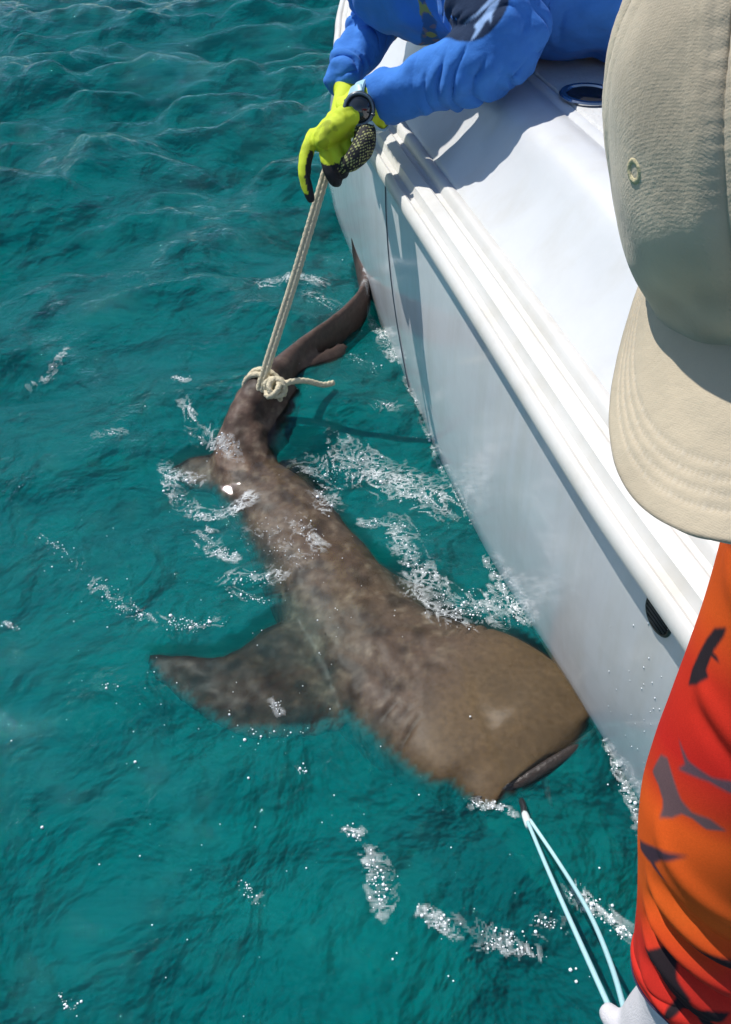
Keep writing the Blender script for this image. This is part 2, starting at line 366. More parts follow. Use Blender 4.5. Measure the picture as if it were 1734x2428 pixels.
tt_ = np.clip((s_-arc[-1]+.16)/.08, 0, 1)[:, None]; colr = colr*(1-.75*tt_)
setcol(me, colr*dark[:, None])
mskin = mat('shark_skin', rough=.5, coat=.0, spec=.22, vcol=True, noise=(75, 9, .66, 1.12), bump=[(240, .06, .003), (90, .08, .004)])
shark = empty('nurse_shark', (float(cl[90, 0]), float(cl[90, 1]), -.1)); tag(shark, 'big brown shark lying half submerged beside the white hull, roped round its tail', 'shark')
sb = obj('body', me, mskin, shark)
mbarb = mat('barbel_skin', (.30, .22, .17), .4, coat=.4)
for pts in ([(1288, 1842, -.004), (1296, 1872, -.010), (1304, 1898, -.018), (1310, 1918, -.030)], [(1228, 1868, -.002), (1230, 1890, -.012), (1224, 1908, -.025)]):
    Cb = catmull([pz(x, y, z) for x, y, z in pts], 6); obj('barbel', mesh_from(*tube(Cb, np.linspace(.0085, .002, len(Cb)), n=10)), mbarb, shark)
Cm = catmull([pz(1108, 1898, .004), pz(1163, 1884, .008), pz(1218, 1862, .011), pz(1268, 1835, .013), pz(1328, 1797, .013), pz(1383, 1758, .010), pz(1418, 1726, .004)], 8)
obj('mouth', mesh_from(*tube(Cm, .0108*np.sin(np.linspace(.25, math.pi-.25, len(Cm)))+.001, .010*np.sin(np.linspace(.25, math.pi-.25, len(Cm)))+.001, n=14)), mat('mouth_skin_with_shade', (.035, .024, .019), .35, coat=.3, noise=(90, 5, .6, 1.2), bump=[(120, .4, .006)]), shark)  # mouth lip, coloured dark to include shade under the snout edge
fl = pz(1192, 1884, .003)
obj('nasal_flap', recalc(mesh_from(*lathe(fl, (-.3, -.9, .3), [(.0001, .007), (.005, .0065), (.008, .004), (.011, 0), (.009, -.005), (.0001, -.007)], 20))), mat('pink_flesh', (.42, .29, .23), .4, coat=.5), shark)
meye = mat('shark_eye', (.015, .013, .01), .08, coat=1)
for x, y, z in ((1000, 1845, -.055), (1395, 1622, -.055)):
    e = pz(x, y, z); obj('eye', recalc(mesh_from(*lathe(e, (0, 0, 1), [(.0001, .007), (.005, .005), (.008, 0), (.005, -.005), (.0001, -.007)], 16))), meye, shark)

# ------------------------------------------------------------ hook and leader line
mline = mat('pale_blue_line', (.42, .66, .70), .4, coat=.3, bump=[(300, .2, .002)])
mdark = mat('black_cable', (.02, .02, .022), .3, coat=.5)
P0 = pz(1250, 1945, .030); hand2 = pt(1492, 2436, .80)
line = empty('leader_line', tuple(P0)); tag(line, 'doubled pale blue line running from the hook in the mouth to the white glove', 'fishing line')
P1 = pt(1468, 2440, .815)
def gripend(p, k): return p
C1 = catmull([P0, P0*.6+P1*.4+[0, 0, -.004], P1], 12)
obj('strand', mesh_from(*tube(C1, .0030, n=10)), mline, line)
C2 = catmull([P0+[.004, .0, .002], pt(1325, 2045, 1.24), pt(1395, 2160, 1.08), pt(1450, 2290, .93), hand2], 10)
obj('strand', mesh_from(*tube(C2, .0030, n=10)), mline, line)
Cc = catmull([pz(1256, 1962, .032), pz(1250, 1945, .03), pz(1244, 1928, .024)], 4)
obj('crimp_sleeve', mesh_from(*tube(Cc, [.0055, .006, .0062, .0062, .006, .006, .006, .0055, .005][:len(Cc)], n=12)), mat('pale_crimp', (.62, .68, .66), .35, coat=.4), line)
Ck = catmull([pz(1244, 1930, .024), pz(1240, 1908, .012), pz(1232, 1890, .0)], 5)
obj('cable', mesh_from(*tube(Ck, .0055, n=10)), mdark, line)
Ch = catmull([pz(1236, 1896, .004), pz(1232, 1880, -.004), pz(1222, 1868, -.016), pz(1205, 1868, -.022), pz(1196, 1882, -.016), pz(1204, 1893, -.006)], 6)
hook = obj('fishing_hook', mesh_from(*tube(Ch, np.linspace(.004, .0012, len(Ch)), n=10)), mat('dark_steel', (.12, .12, .13), .3, metal=1), None)
tag(hook, 'dark steel hook set in the mouth of the shark', 'fish hook')

# ------------------------------------------------------------ rope
mrope = mat('cream_rope', (.70, .61, .42), .75, noise=(120, 4, .8, 1.05), bump=[(260, .9, .004)])
kn = pz(645, 915, .112)
rope = empty('rope', tuple(kn)); tag(rope, 'doubled cream rope knotted round the tail stalk of the shark', 'rope')
def strands(C, r, twist=220, n=14, lobes=3, name='cord', parent=rope):
    C = np.asarray(C); V, Fc = tube(C, r, n=n*2)
    L = np.concatenate([[0], np.cumsum(np.linalg.norm(np.diff(C, axis=0), axis=1))]); th = np.arange(2*n)*math.pi/n
    V = V.reshape(len(C), 2*n, 3); k = 1+.10*np.cos(lobes*th[None, :]-twist*L[:, None]*2)
    V = C[:, None, :]+(V-C[:, None, :])*k[:, :, None]
    return obj(name, mesh_from(V.reshape(-1, 3), Fc), mrope, parent)
gtop = pt(783, 378, 1.775)
kl = pz(622, 905, .115)
for sgn in (-1, 1):
    off = np.array([.0042*sgn, -.001*sgn, 0])
    mid = (gtop+kl)/2+[0, 0, -.006]
    Cr = catmull([pt(800, 335, 1.79)+off*.8, gtop+off*.9, mid+off, kl+off*1.05, kl+off+[.004, -.004, -.014]], 40)
    strands(Cr, .0064)
tl = np.array(tail[1]); tc_ = tl[:3]; tdir = (np.array(tail[2][:3])-np.array(tail[0][:3])); tdir /= np.linalg.norm(tdir)
side = np.cross(tdir, [0, 0, 1.0]); side /= np.linalg.norm(side); upv = np.cross(side, tdir)
for j, sft in enumerate((-.012, .006)):
    a = np.linspace(0, 2*math.pi, 60)
    Cw = tc_[None, :]+tdir[None, :]*(sft+.010*np.sin(a+.6))[:, None]+side[None, :]*(.0455*np.cos(a))[:, None]+upv[None, :]*(.0525*np.sin(a))[:, None]
    strands(Cw, .0072, name='coil')
kc = pz(652, 918, .118)
for j, (ax1, ax2, c0) in enumerate(((np.array([.021, -.006, .0]), np.array([.004, .006, .016]), kc+[0, .0, .002]), (np.array([.012, .016, .004]), np.array([-.012, .006, .014]), kc+[.006, -.006, .004]), (np.array([.006, -.018, .002]), np.array([.014, .006, .012]), kc+[-.004, -.008, .0]))):
    a = np.linspace(0, 2*math.pi*1.02, 40); Ck2 = c0[None, :]+np.cos(a)[:, None]*ax1+np.sin(a)[:, None]*ax2
    strands(Ck2, .0068, name='knot')
Ce = catmull([kc+[.012, -.004, .006], pz(690, 905, .125), pz(725, 903, .105), pz(765, 912, .075), pz(790, 908, .06)], 16)
strands(Ce, .0068, name='tail_end')
# ------------------------------------------------------------ water surface, drawn up in a thin film over the shark's back
from mathutils.bvhtree import BVHTree
_bv = BVHTree.FromPolygons([tuple(v.co) for v in sb.data.vertices], [tuple(p.vertices) for p in sb.data.polygons])
EXTRA = np.zeros((len(gy), len(gx)))
ja = np.where((gx > -.55) & (gx < .60))[0]; ia = np.where((gy > .50) & (gy < 1.52))[0]
for i in ia:
    for j in ja:
        h = _bv.ray_cast(Vector((gx[j], gy[i], 1.0)), Vector((0, 0, -1)))
        if h[0] is not None:
            fade = min(1, max(0, (1.50-gy[i])/.10)); EXTRA[i, j] = max(0.0, (h[0].z+.0032-float(wave_h(gx[j], gy[i]))))*fade
E0 = EXTRA.copy()
for it in range(18):
    B = EXTRA.copy()
    B[1:-1, 1:-1] = (EXTRA[1:-1, 1:-1]*2+EXTRA[:-2, 1:-1]+EXTRA[2:, 1:-1]+EXTRA[1:-1, :-2]+EXTRA[1:-1, 2:])/6; EXTRA = np.maximum(B, E0)
_GX, _GY = np.meshgrid(gx, gy); _pr = (_GX-A_[0])*fw[0]+(_GY-A_[1])*fw[1]; EXTRA = EXTRA*np.clip((.050-_pr)/.03, 0, 1)
def water_h(X, Y):
    X = np.asarray(X, float); Y = np.asarray(Y, float); z = wave_h(X, Y)
    fi = np.interp(Y, gy, np.arange(len(gy))); fj = np.interp(X, gx, np.arange(len(gx)))
    i0 = np.clip(fi.astype(int), 0, len(gy)-2); j0 = np.clip(fj.astype(int), 0, len(gx)-2); u = fi-i0; v = fj-j0
    return z + (EXTRA[i0, j0]*(1-u)*(1-v)+EXTRA[i0+1, j0]*u*(1-v)+EXTRA[i0, j0+1]*(1-u)*v+EXTRA[i0+1, j0+1]*u*v)
XX, YY = np.meshgrid(gx, gy); ZZ = wave_h(XX, YY)+EXTRA
nx, ny = len(gx), len(gy)
Vw = np.stack([XX.ravel(), YY.ravel(), ZZ.ravel()], 1)
idx = np.arange(nx*ny).reshape(ny, nx)
quads = np.stack([idx[:-1, :-1], idx[:-1, 1:], idx[1:, 1:], idx[1:, :-1]], -1).reshape(-1, 4)
rim = np.concatenate([idx[0, :], idx[1:, -1], idx[-1, -2::-1], idx[-2:0:-1, 0]])
Vb = Vw[rim].copy(); Vb[:, 2] = -6.0; nb = len(rim); o0 = len(Vw)
me = bpy.data.meshes.new('water')
allF = [tuple(q) for q in quads.tolist()] + [(int(rim[i]), o0+i, o0+(i+1) % nb, int(rim[(i+1) % nb])) for i in range(nb)] + [tuple(o0+i for i in range(nb))[::-1]]
me.from_pydata(np.vstack([Vw, Vb]).tolist(), [], allF); me.update()

m = bpy.data.materials.new('sea_water'); m.use_nodes = True; N = NT(m); N.n.clear()
out = N.add('ShaderNodeOutputMaterial'); tc = N.add('ShaderNodeTexCoord')
n1 = N.add('ShaderNodeTexNoise', i_Scale=10.0, i_Detail=7.0, i_Roughness=.64, i_Distortion=.35); N.link(tc.outputs['Object'], n1.inputs['Vector'])
n2 = N.add('ShaderNodeTexNoise', i_Scale=70.0, i_Detail=4.0, i_Roughness=.6, i_Distortion=.6); N.link(tc.outputs['Object'], n2.inputs['Vector'])
mu = N.add('ShaderNodeVertexColor', layer_name='tint'); mk = N.add('ShaderNodeMapRange'); mk.inputs['To Min'].default_value = .03; mk.inputs['To Max'].default_value = .95; N.link(mu.outputs[0], mk.inputs['Value'])
b1 = N.add('ShaderNodeBump', i_Strength=.8, i_Distance=.022); N.link(mk.outputs[0], b1.inputs['Strength']); N.link(n1.outputs[0], b1.inputs['Height'])
b2 = N.add('ShaderNodeBump', i_Strength=.6, i_Distance=.003); N.link(mk.outputs[0], b2.inputs['Strength']); N.link(n2.outputs[0], b2.inputs['Height']); N.link(b1.outputs[0], b2.inputs['Normal'])
fr = N.add('ShaderNodeFresnel', i_IOR=1.34); N.link(b2.outputs[0], fr.inputs['Normal'])
gl = N.add('ShaderNodeBsdfGlossy', i_Roughness=.015); N.link(b2.outputs[0], gl.inputs['Normal'])
tr = N.add('ShaderNodeBsdfTransparent'); tr.inputs[0].default_value = (.97, .99, .99, 1)
rf = N.add('ShaderNodeBsdfRefraction', i_IOR=1.16, i_Roughness=0.0); rf.inputs['Color'].default_value = (.97, .99, .99, 1); N.link(b2.outputs[0], rf.inputs['Normal'])
mt = N.add('ShaderNodeMixShader'); mt.inputs[0].default_value = .16; N.link(tr.outputs[0], mt.inputs[1]); N.link(rf.outputs[0], mt.inputs[2])
mx = N.add('ShaderNodeMixShader'); N.link(fr.outputs[0], mx.inputs[0]); df = N.add('ShaderNodeBsdfDiffuse'); df.inputs[0].default_value = (.0, .178, .182, 1)
n3 = N.add('ShaderNodeTexNoise', i_Scale=4.4, i_Detail=5.0, i_Roughness=.52, i_Distortion=.25); N.link(tc.outputs['Object'], n3.inputs['Vector'])
b3 = N.add('ShaderNodeBump', i_Strength=1.0, i_Distance=.20); N.link(n3.outputs[0], b3.inputs['Height']); N.link(b3.outputs[0], df.inputs['Normal'])
mw = N.add('ShaderNodeMapRange'); mw.inputs['To Min'].default_value = .0; mw.inputs['To Max'].default_value = .42; N.link(mu.outputs[0], mw.inputs['Value'])
md = N.add('ShaderNodeMixShader'); N.link(mw.outputs[0], md.inputs[0]); N.link(mt.outputs[0], md.inputs[1]); N.link(df.outputs[0], md.inputs[2]); N.link(md.outputs[0], mx.inputs[1]); N.link(gl.outputs[0], mx.inputs[2])
N.link(mx.outputs[0], out.inputs['Surface'])
vsn = N.add('ShaderNodeVolumeScatter', i_Density=.15, i_Anisotropy=-.1); vsn.inputs['Color'].default_value = (.01, .68, .80, 1)
van = N.add('ShaderNodeVolumeAbsorption', i_Density=2.7); van.inputs['Color'].default_value = (.0, .900, .915, 1)
ad = N.add('ShaderNodeAddShader'); N.link(vsn.outputs[0], ad.inputs[0]); N.link(van.outputs[0], ad.inputs[1]); N.link(ad.outputs[0], out.inputs['Volume'])
MUR = np.ones((len(gy), len(gx)))
for i in np.where((gy > .50) & (gy < 2.5))[0]:
    for j in np.where((gx > -.62) & (gx < .60))[0]:
        h = _bv.ray_cast(Vector((gx[j], gy[i], 1.0)), Vector((0, 0, -1)))
        if h[0] is not None: MUR[i, j] = 1-math.exp(-max(0.0, ZZ[i, j]-h[0].z-.014)/.11)
setcol(me, np.r_[MUR.ravel(), np.ones(len(Vb))][:, None]*np.ones((1, 3)))
water = obj('water', me, m); tag(water, kind='structure')

# ------------------------------------------------------------ people: shared pieces
mflesh = mat('skin', (.50, .30, .21), .5, sss=.1)
def ball(c, r, axes=None, n=20):
    """ellipsoid as (V, F); axes = 3x3 columns"""
    V = []; Fc = []; A = np.eye(3) if axes is None else np.asarray(axes)
    for i in range(n//2+1):
        ph = math.pi*i/(n//2)
        for j in range(n):
            th = 2*math.pi*j/n; V.append(np.array(c)+A@(np.array(r)*[math.sin(ph)*math.cos(th), math.sin(ph)*math.sin(th), math.cos(ph)]))
    for i in range(n//2):
        for j in range(n):
            k = (j+1) % n; a, b, c_, d = i*n+j, i*n+k, (i+1)*n+k, (i+1)*n+j
            Fc.append((a, b, c_, d))
    return np.array(V), Fc
def limb(rows, n=24, per=6, up=(0, 0, 1), end=True):
    """rows of (x, y, z, r) or (x, y, z, rx, ry); rounded ends"""
    R = np.array([list(r)+[r[3]] if len(r) == 4 else list(r) for r in rows], float); S = catmull(R, per)
    C = S[:, :3]; rx, ry = np.maximum(S[:, 3], .002), np.maximum(S[:, 4], .002)
    if end:
        t0 = C[0]-C[1]; t0 /= np.linalg.norm(t0); t1 = C[-1]-C[-2]; t1 /= np.linalg.norm(t1)
        r0, r1 = min(rx[0], ry[0]), min(rx[-1], ry[-1])
        C = np.vstack([C[0]+t0*r0*.8, C[0]+t0*r0*.5, C, C[-1]+t1*r1*.5, C[-1]+t1*r1*.8])
        rx = np.r_[rx[0]*.5, rx[0]*.85, rx, rx[-1]*.85, rx[-1]*.5]; ry = np.r_[ry[0]*.5, ry[0]*.85, ry, ry[-1]*.85, ry[-1]*.5]
    return tube(C, rx, ry, n=n, up=up)
def head_parts(c, up, front, s=1.0):
    """skull, jaw, nose, ears and neck root round a head centre"""
    up = np.array(up)/np.linalg.norm(up); fr_ = np.array(front)-up*np.dot(front, up); fr_ /= np.linalg.norm(fr_); sd = np.cross(fr_, up)
    A = np.stack([sd, fr_, up], 1); c = np.array(c)
    P = [ball(c+up*.02*s, (.074*s, .092*s, .098*s), A), ball(c+fr_*.028*s-up*.055*s, (.055*s, .06*s, .062*s), A),
         ball(c+fr_*.096*s-up*.012*s, (.013*s, .018*s, .022*s), A, 12), ball(c+fr_*.085*s-up*.052*s, (.022*s, .012*s, .009*s), A, 12)]
    for q in (-1, 1): P.append(ball(c+sd*q*.077*s-up*.005*s-fr_*.01*s, (.008*s, .018*s, .030*s), A, 12))
    return P, A

# ------------------------------------------------------------ person in blue, leaning over the gunwale
def wrinkle(me, segs, amp, freq, slant, seed):
    """sleeve folds: ridges running round the arm, bunched and broken up"""
    V = vco(me); Nn = vno(me); best = np.full(len(V), 9.0); s = np.zeros(len(V)); ang = np.zeros(len(V)); L = 0
    for A, B in segs:
        A, B = np.array(A, float), np.array(B, float); d, t = segdist(V, A, B); ax = (B-A)/np.linalg.norm(B-A)
        u = np.cross(ax, [0.2, 0.1, 1.0]); u /= np.linalg.norm(u); v = np.cross(ax, u); rel = V-(A+t[:, None]*(B-A))
        a = np.arctan2(rel@v, rel@u); m_ = d < best
        best = np.where(m_, d, best); s = np.where(m_, L+t*np.linalg.norm(B-A), s); ang = np.where(m_, a, ang); L += np.linalg.norm(B-A)
    n1 = pnoise(V, 9, seed); n2 = pnoise(V, 22, seed+4); n3 = pnoise(V, 6, seed+8)
    ph = freq*s+2.0*ang+.6*slant*np.cos(ang+.6)+6.0*n1+2.2*n2
    w = 1-2*np.abs(np.sin(ph*.5))**.5
    k = np.clip(.35+1.7*n3+.9*n2, .0, 1.2)*np.clip((.14-best)/.06, 0, 1)
    V = V+Nn*(-amp*(w*k)+amp*.6*n2)[:, None]; setco(me, V); return best, s, ang

RS = np.array([.215, 1.965, .915]); RE = pt(1195, 124, 1.575); RW = pt(908, 236, 1.725)
LS = np.array([.04, 2.36, .915]); LE = pt(985, -120, 2.02); LW = pt(815, 188, 1.90)
pA = empty('person', (.95, 2.02, .2)); tag(pA, 'person in a blue long-sleeved shirt and yellow gloves leaning over the gunwale', 'person')
mid = RE*.5+RW*.5
torso = [(.05, 2.17, .80, .13, .09), (.13, 2.12, .82, .18, .125), (.28, 2.03, .855, .215, .148), (.46, 1.96, .868, .222, .156), (.70, 1.97, .87, .20, .15), (.98, 2.0, .87, .17, .13)]
sleeveR = [(*(RS+[.05, .06, .0]), .115), (*RS, .108), (*(RS*.5+RE*.5+[.0, 0, .008]), .100), (*(RE*.9+RS*.1), .079), (*(RE*.75+RW*.25), .069), (*(RE*.4+RW*.6), .057), (*(RE*.12+RW*.88), .050), (*(RE*.02+RW*.98), .050)]
sleeveL = [(*(LS+[.04, -.04, 0]), .10), (*LS, .095), (*(LS*.5+LE*.5), .075), (*LE, .06), (*(LE*.5+LW*.5), .052), (*(LE*.1+LW*.9), .045), (*LW, .045)]
me = remeshed([limb(torso, 32, up=(0, 0, 1)), limb(sleeveR, 28), limb(sleeveL, 24)], .0034, 12)
b1_, s1_, a1_ = wrinkle(me, [(RS, RE), (RE, RW)], .0090, 150, 3.8, 1.0)
wrinkle(me, [(LS, LE), (LE, LW)], .0075, 190, 2.0, 7.0)
V = vco(me); Nn = vno(me)
big = pnoise(V, 5, 20); td, tt = segdist(V, (.3, 2.05, .88), (.9, 2.02, .87)); km = np.clip((td-.10)/.03, 0, 1)*np.clip((b1_-.10)/.03, 0, 1)
V = V+Nn*(km*(.006*np.sin(40*V[:, 0]+25*V[:, 2]+5*big)))[:, None]; setco(me, V)
blue = np.array([.048, .205, .62]); colr = np.tile(blue, (len(V), 1)); ALB = me
# printed roundel with two pale fish on the upper sleeve: flat print, laid out on the sleeve itself
ax_ = (RE-RS)/np.linalg.norm(RE-RS); PAT = dict()
def planar(V, c, t0):
    """print coordinates in photo pixels on a plane through c facing up and towards the stern"""
    d = V-np.array(c); return d[:, 0]*F/t0, -(d[:, 1]*.7071+d[:, 2]*.7071)*F/t0
PC = pt(1130, 0, 1.52); qx, qy = planar(V, PC, 1.52); qx += 1130
facing = (Nn@np.array([0, -.7071, .7071])) > .05
armd = np.minimum(segdist(V, RS, RE)[0], 9); onarm = (armd < .125) & facing
rr_ = np.sqrt(((qx-1130)/75)**2+((qy+4)/92)**2); disc = onarm & (rr_ < 1.03); cv = (np.clip((1.03-rr_)/.05, 0, 1)*onarm)[:, None]
colr = colr*(1-cv)+np.array([.012, .030, .075])*cv
for P in ([(1118, 86), (1131, 64), (1126, 52), (1142, 42), (1160, 22), (1182, 9), (1178, 24), (1165, 42), (1163, 66), (1157, 52), (1150, 56), (1140, 70), (1128, 82)],
          [(1099, 36), (1130, 28), (1150, 14), (1168, 0), (1185, -14), (1200, -20), (1196, 12), (1188, 2), (1172, 12), (1150, 26), (1132, 34)]):
    cv = np.zeros(len(V))
    for a_ in (-2, -.7, .7, 2):
        for b_ in (-2, -.7, .7, 2): cv[disc] += inpoly(qx[disc]+a_, qy[disc]+b_, P)/16
    colr = colr*(1-cv[:, None])+np.array([.33, .50, .80])*cv[:, None]
# faded multicoloured print on the chest
hx, hy = planar(V, pt(1000, 60, 1.80), 1.80); hx += 1000; hy += 60
chest = (armd > .12) & (segdist(V, LS, LE)[0] > .07) & inpoly(hx, hy, [(925, -60), (945, 10), (975, 70), (1005, 118), (1040, 112), (1075, 80), (1070, -60)])
pn = pnoise(V, 60, 31); pn2 = pnoise(V, 34, 13)
colr[chest] = np.where((pn2 > .18)[:, None], (.34, .33, .10), np.where((pn > .1)[:, None], (.20, .16, .22), (.05, .13, .30)))[chest]
setcol(me, colr)
mshirt = mat('blue_shirt', rough=.85, spec=.2, vcol=True, sheen=.05, noise=(26, 5, .9, 1.05), bump=[(900, .15, .001), (45, .25, .01)])
obj('shirt', me, mshirt, pA)
HA = np.array([-.05, 2.12, 1.09]); upA = (-.45, .05, .89); frA = (-.75, -.25, -.6)
hp, AxA = head_parts(HA, upA, frA)
core = [limb([(*HA, .055), (.03, 2.11, .99, .055), (.12, 2.10, .90, .08)], 16), limb([(a, b, c, r1*.86, r2*.82) for a, b, c, r1, r2 in torso], 24),
        limb([(*RS, .07), (*RE, .045), (*RW, .032)], 16), limb([(*LS, .07), (*LE, .042), (*LW, .032)], 16)]
obj('body', remeshed(hp+core, .007, 5), mflesh, pA)
mdenim = mat('grey_trousers', (.10, .11, .13), .85, noise=(20, 5, .8, 1.1), bump=[(60, .3, .008)])
legs = []
for y in (1.93, 2.13):
    legs += [limb([(.95, y, .86, .10), (.84, y, .56, .075), (.90, y, .47, .065), (1.03, y, .30, .055), (1.05, y, .262, .055)], 18)]
obj('trousers', remeshed(legs+[ball((.98, 2.03, .86), (.14, .19, .13))], .009, 5), mdenim, pA)
mshoe = mat('white_boot', (.6, .6, .58), .5)
for y in (1.93, 2.13):
    obj('boot', remeshed([limb([(1.06, y, .25, .045, .05), (.98, y, .243, .046, .04), (.90, y, .238, .042, .03)], 16)], .006, 3), mshoe, pA)
mhat = mat('navy_cap_cloth', (.03, .05, .12), .85)
u_ = AxA[:, 2]; f_ = AxA[:, 1]; s_a = AxA[:, 0]
hat = obj('cap', remeshed([ball(HA+u_*.055, (.084, .10, .075), AxA), limb([(*(HA+f_*.08+u_*.055), .075, .006), (*(HA+f_*.16+u_*.04), .06, .005)], 20, up=tuple(u_))], .006, 3), mhat, pA)

# gloves
YEL, BLK = np.array([.55, .66, .02]), np.array([.008, .008, .010])
def glove(palm, fingers, voxel=.0027):
    parts = [limb(palm, 24, up=(.3, .6, .7))]
    for f in fingers: parts.append(limb(f, 16))
    return remeshed(parts, voxel, 7)
def px4(rows): return [(*pt(a, b, t), *r) for a, b, t, *r in rows]
palm = px4([(880, 256, 1.735, .040), (855, 263, 1.73, .040), (828, 283, 1.728, .047, .034), (794, 306, 1.73, .051, .030), (766, 336, 1.735, .045, .025)])
fing = [px4([(745, 320, 1.735, .0155), (727, 368, 1.73, .0148), (722, 412, 1.732, .0130), (730, 450, 1.738, .0112), (738, 472, 1.742, .0090)]),
        px4([(772, 352, 1.73, .0145), (778, 390, 1.725, .0138), (792, 425, 1.735, .0125), (800, 430, 1.765, .0115)]),
        px4([(795, 352, 1.728, .0145), (806, 385, 1.726, .0135), (815, 408, 1.745, .0122), (808, 405, 1.775, .011)]),
        px4([(822, 345, 1.732, .0135), (838, 372, 1.735, .0125), (838, 392, 1.752, .011), (822, 398, 1.775, .010)]),
        px4([(868, 312, 1.712, .021), (862, 345, 1.705, .024), (842, 376, 1.708, .0205), (818, 392, 1.725, .0155), (800, 392, 1.745, .013)])]
me = glove(palm, fing); V = vco(me); Nn = vno(me)
D = []
for f in [palm]+fing:
    d = np.full(len(V), 9.0)
    for a, b in zip(f[:-1], f[1:]): d = np.minimum(d, segdist(V, a[:3], b[:3])[0]-.7*min(a[3], b[3]))
    D.append(d)
D = np.array(D); who = D.argmin(0)
colr = np.tile(YEL, (len(V), 1)); colr *= (.86+.3*np.clip(pnoise(V, 40, 2)+.4, 0, 1))[:, None]
blk = (who == 5) & (Nn@np.array([.1, -.6, .55]) > -2)
ix = V[:, 0]-np.interp(V[:, 2], *zip(*sorted([(q[2], q[0]) for q in fing[0]])))
blk |= (who == 1) & (ix > .001) & (V[:, 2] < fing[0][1][2]+.012)
blk |= (who == 1) & (V[:, 2] < fing[0][-1][2]+.012)
for k in (2, 3, 4): blk |= (who == k) & (V[:, 2] < fing[k-1][1][2]+.004)
colr[blk] = BLK
# raised pale grip dots on the coated thumb side
gx_ = (V-np.array(fing[4][1][:3])); e1 = np.array([.8, 0, -.6]); e2 = np.array([.42, .7, .56])
ga, gb = gx_@e1, gx_@e2
dots = (who == 5) & (np.sin(ga*900+2*pnoise(V, 60, 71))*np.sin(gb*760)+.5*pnoise(V, 90, 77) > .55); colr[dots] = (.42, .44, .16)
stain = (who == 0) & (pnoise(V, 55, 6) > .12) & (segdist(V, pt(762, 300, 1.69), pt(785, 345, 1.69))[0] < .026); colr[stain] *= .72
disp = .0014*np.sin(pnoise(V, 30, 5)*9)*(who == 0) + .0012*pnoise(V, 70, 1)
setco(me, V+Nn*disp[:, None]); setcol(me, colr)
mglove = mat('knit_glove', rough=.75, vcol=True, bump=[(700, .35, .002)])
obj('glove', me, mglove, pA)['label'] = 'yellow work glove with black coated palm gripping the rope'
palmL = px4([(822, 200, 1.905, .034), (828, 230, 1.89, .036, .03), (822, 268, 1.86, .038, .027), (812, 300, 1.84, .034, .024)])
fingL = [px4([(785+13*k, 305, 1.835, .0125), (784+12*k, 335, 1.815, .012), (792+8*k, 340, 1.795, .011), (802+5*k, 325, 1.785, .010)]) for k in range(4)]
fingL.append(px4([(825, 262, 1.855, .016), (828, 300, 1.825, .014), (815, 328, 1.805, .011)]))
me = glove(palmL, fingL, .0035); setcol(me, np.tile(YEL, (len(me.vertices), 1))); obj('glove', me, mglove, pA)
# bunched cuff of the right glove
cuf = []
for k, (a, b, t, r) in enumerate([(842, 268, 1.728, .0445), (866, 260, 1.73, .0455), (893, 252, 1.735, .043)]):
    cuf.append((*pt(a, b, t), r))
me = remeshed([limb(cuf, 24)], .003, 3); V = vco(me); Nn = vno(me)
setco(me, V+Nn*(.0030*np.sin(260*((V-cuf[0][:3])@((np.array(cuf[2][:3])-cuf[0][:3])/.06))*.9+5*pnoise(V, 25, 3)))[:, None]); setcol(me, np.tile(YEL*1.05, (len(V), 1)))
obj('glove_cuff', me, mglove, pA)
# wrist watch
wc = pt(882, 252, 1.73); wax = (RE-RW)/np.linalg.norm(RE-RW)
nrm_ = np.array([0, 0, H])-wc; nrm_ = nrm_/np.linalg.norm(nrm_); camd_ = nrm_.copy(); nrm_ = nrm_+np.array([-.05, 0, .05]); nrm_ -= wax*np.dot(nrm_, wax); nrm_ /= np.linalg.norm(nrm_)
wsd = np.cross(wax, nrm_)
mcase = mat('dark_watch_case', (.035, .045, .055), .3, coat=.4)
wcen = wc+nrm_*.053
face_n = camd_*.75+nrm_*.25; face_n /= np.linalg.norm(face_n)
watch = obj('watch', recalc(mesh_from(*lathe(wcen, face_n, [(.0001, -.006), (.029, -.006), (.0325, .0), (.0325, .005), (.030, .008), (.0265, .0085), (.0255, .0068), (.0001, .0068)], 40))), mcase, pA, sharp=35)
obj('bezel', recalc(mesh_from(*ring(wcen+face_n*.0078, face_n, .0285, .0022, 40, 8))), mat('blue_grey_bezel', (.10, .15, .19), .3, coat=.4), watch)
obj('display', recalc(mesh_from(*lathe(wcen+face_n*.0072, face_n, [(.0001, .0), (.0252, .0), (.0252, .0008), (.0001, .0010)], 36))), mat('watch_glass', (.018, .022, .025), .08, coat=1), watch)
mstrap = mat('pale_blue_strap', (.34, .56, .64), .45, coat=.2)
a = np.linspace(0, 2*math.pi, 64, endpoint=False); Vs = []; Fs = []
for i, t in enumerate(a):
    rad = nrm_*math.cos(t)+wsd*math.sin(t)
    for dr, dw in ((.0475, -.0135), (.0520, -.0120), (.0520, .0120), (.0475, .0135)): Vs.append(wc+rad*dr+wax*dw)
for i in range(64):
    for j in range(4): Fs.append((i*4+j, i*4+(j+1) % 4, ((i+1) % 64)*4+(j+1) % 4, ((i+1) % 64)*4+j))
obj('strap', recalc(mesh_from(Vs, Fs)), mstrap, watch, sharp=40)
for q in (-1, 1):
    obj('lug', recalc(mesh_from(*limb([(*(wcen+wsd*q*.029-nrm_*.001), .019, .004), (*(wcen+wsd*q*.041-nrm_*.012), .014, .004)], 12, up=tuple(nrm_)))), mstrap, watch)
for ang in (.6, 2.4, 3.9):
    dct = wax*math.cos(ang)+wsd*math.sin(ang); obj('button', recalc(mesh_from(*limb([(*(wcen+dct*.031+face_n*.003), .0028), (*(wcen+dct*.0345+face_n*.003), .0028)], 8, 2))), mcase, watch)
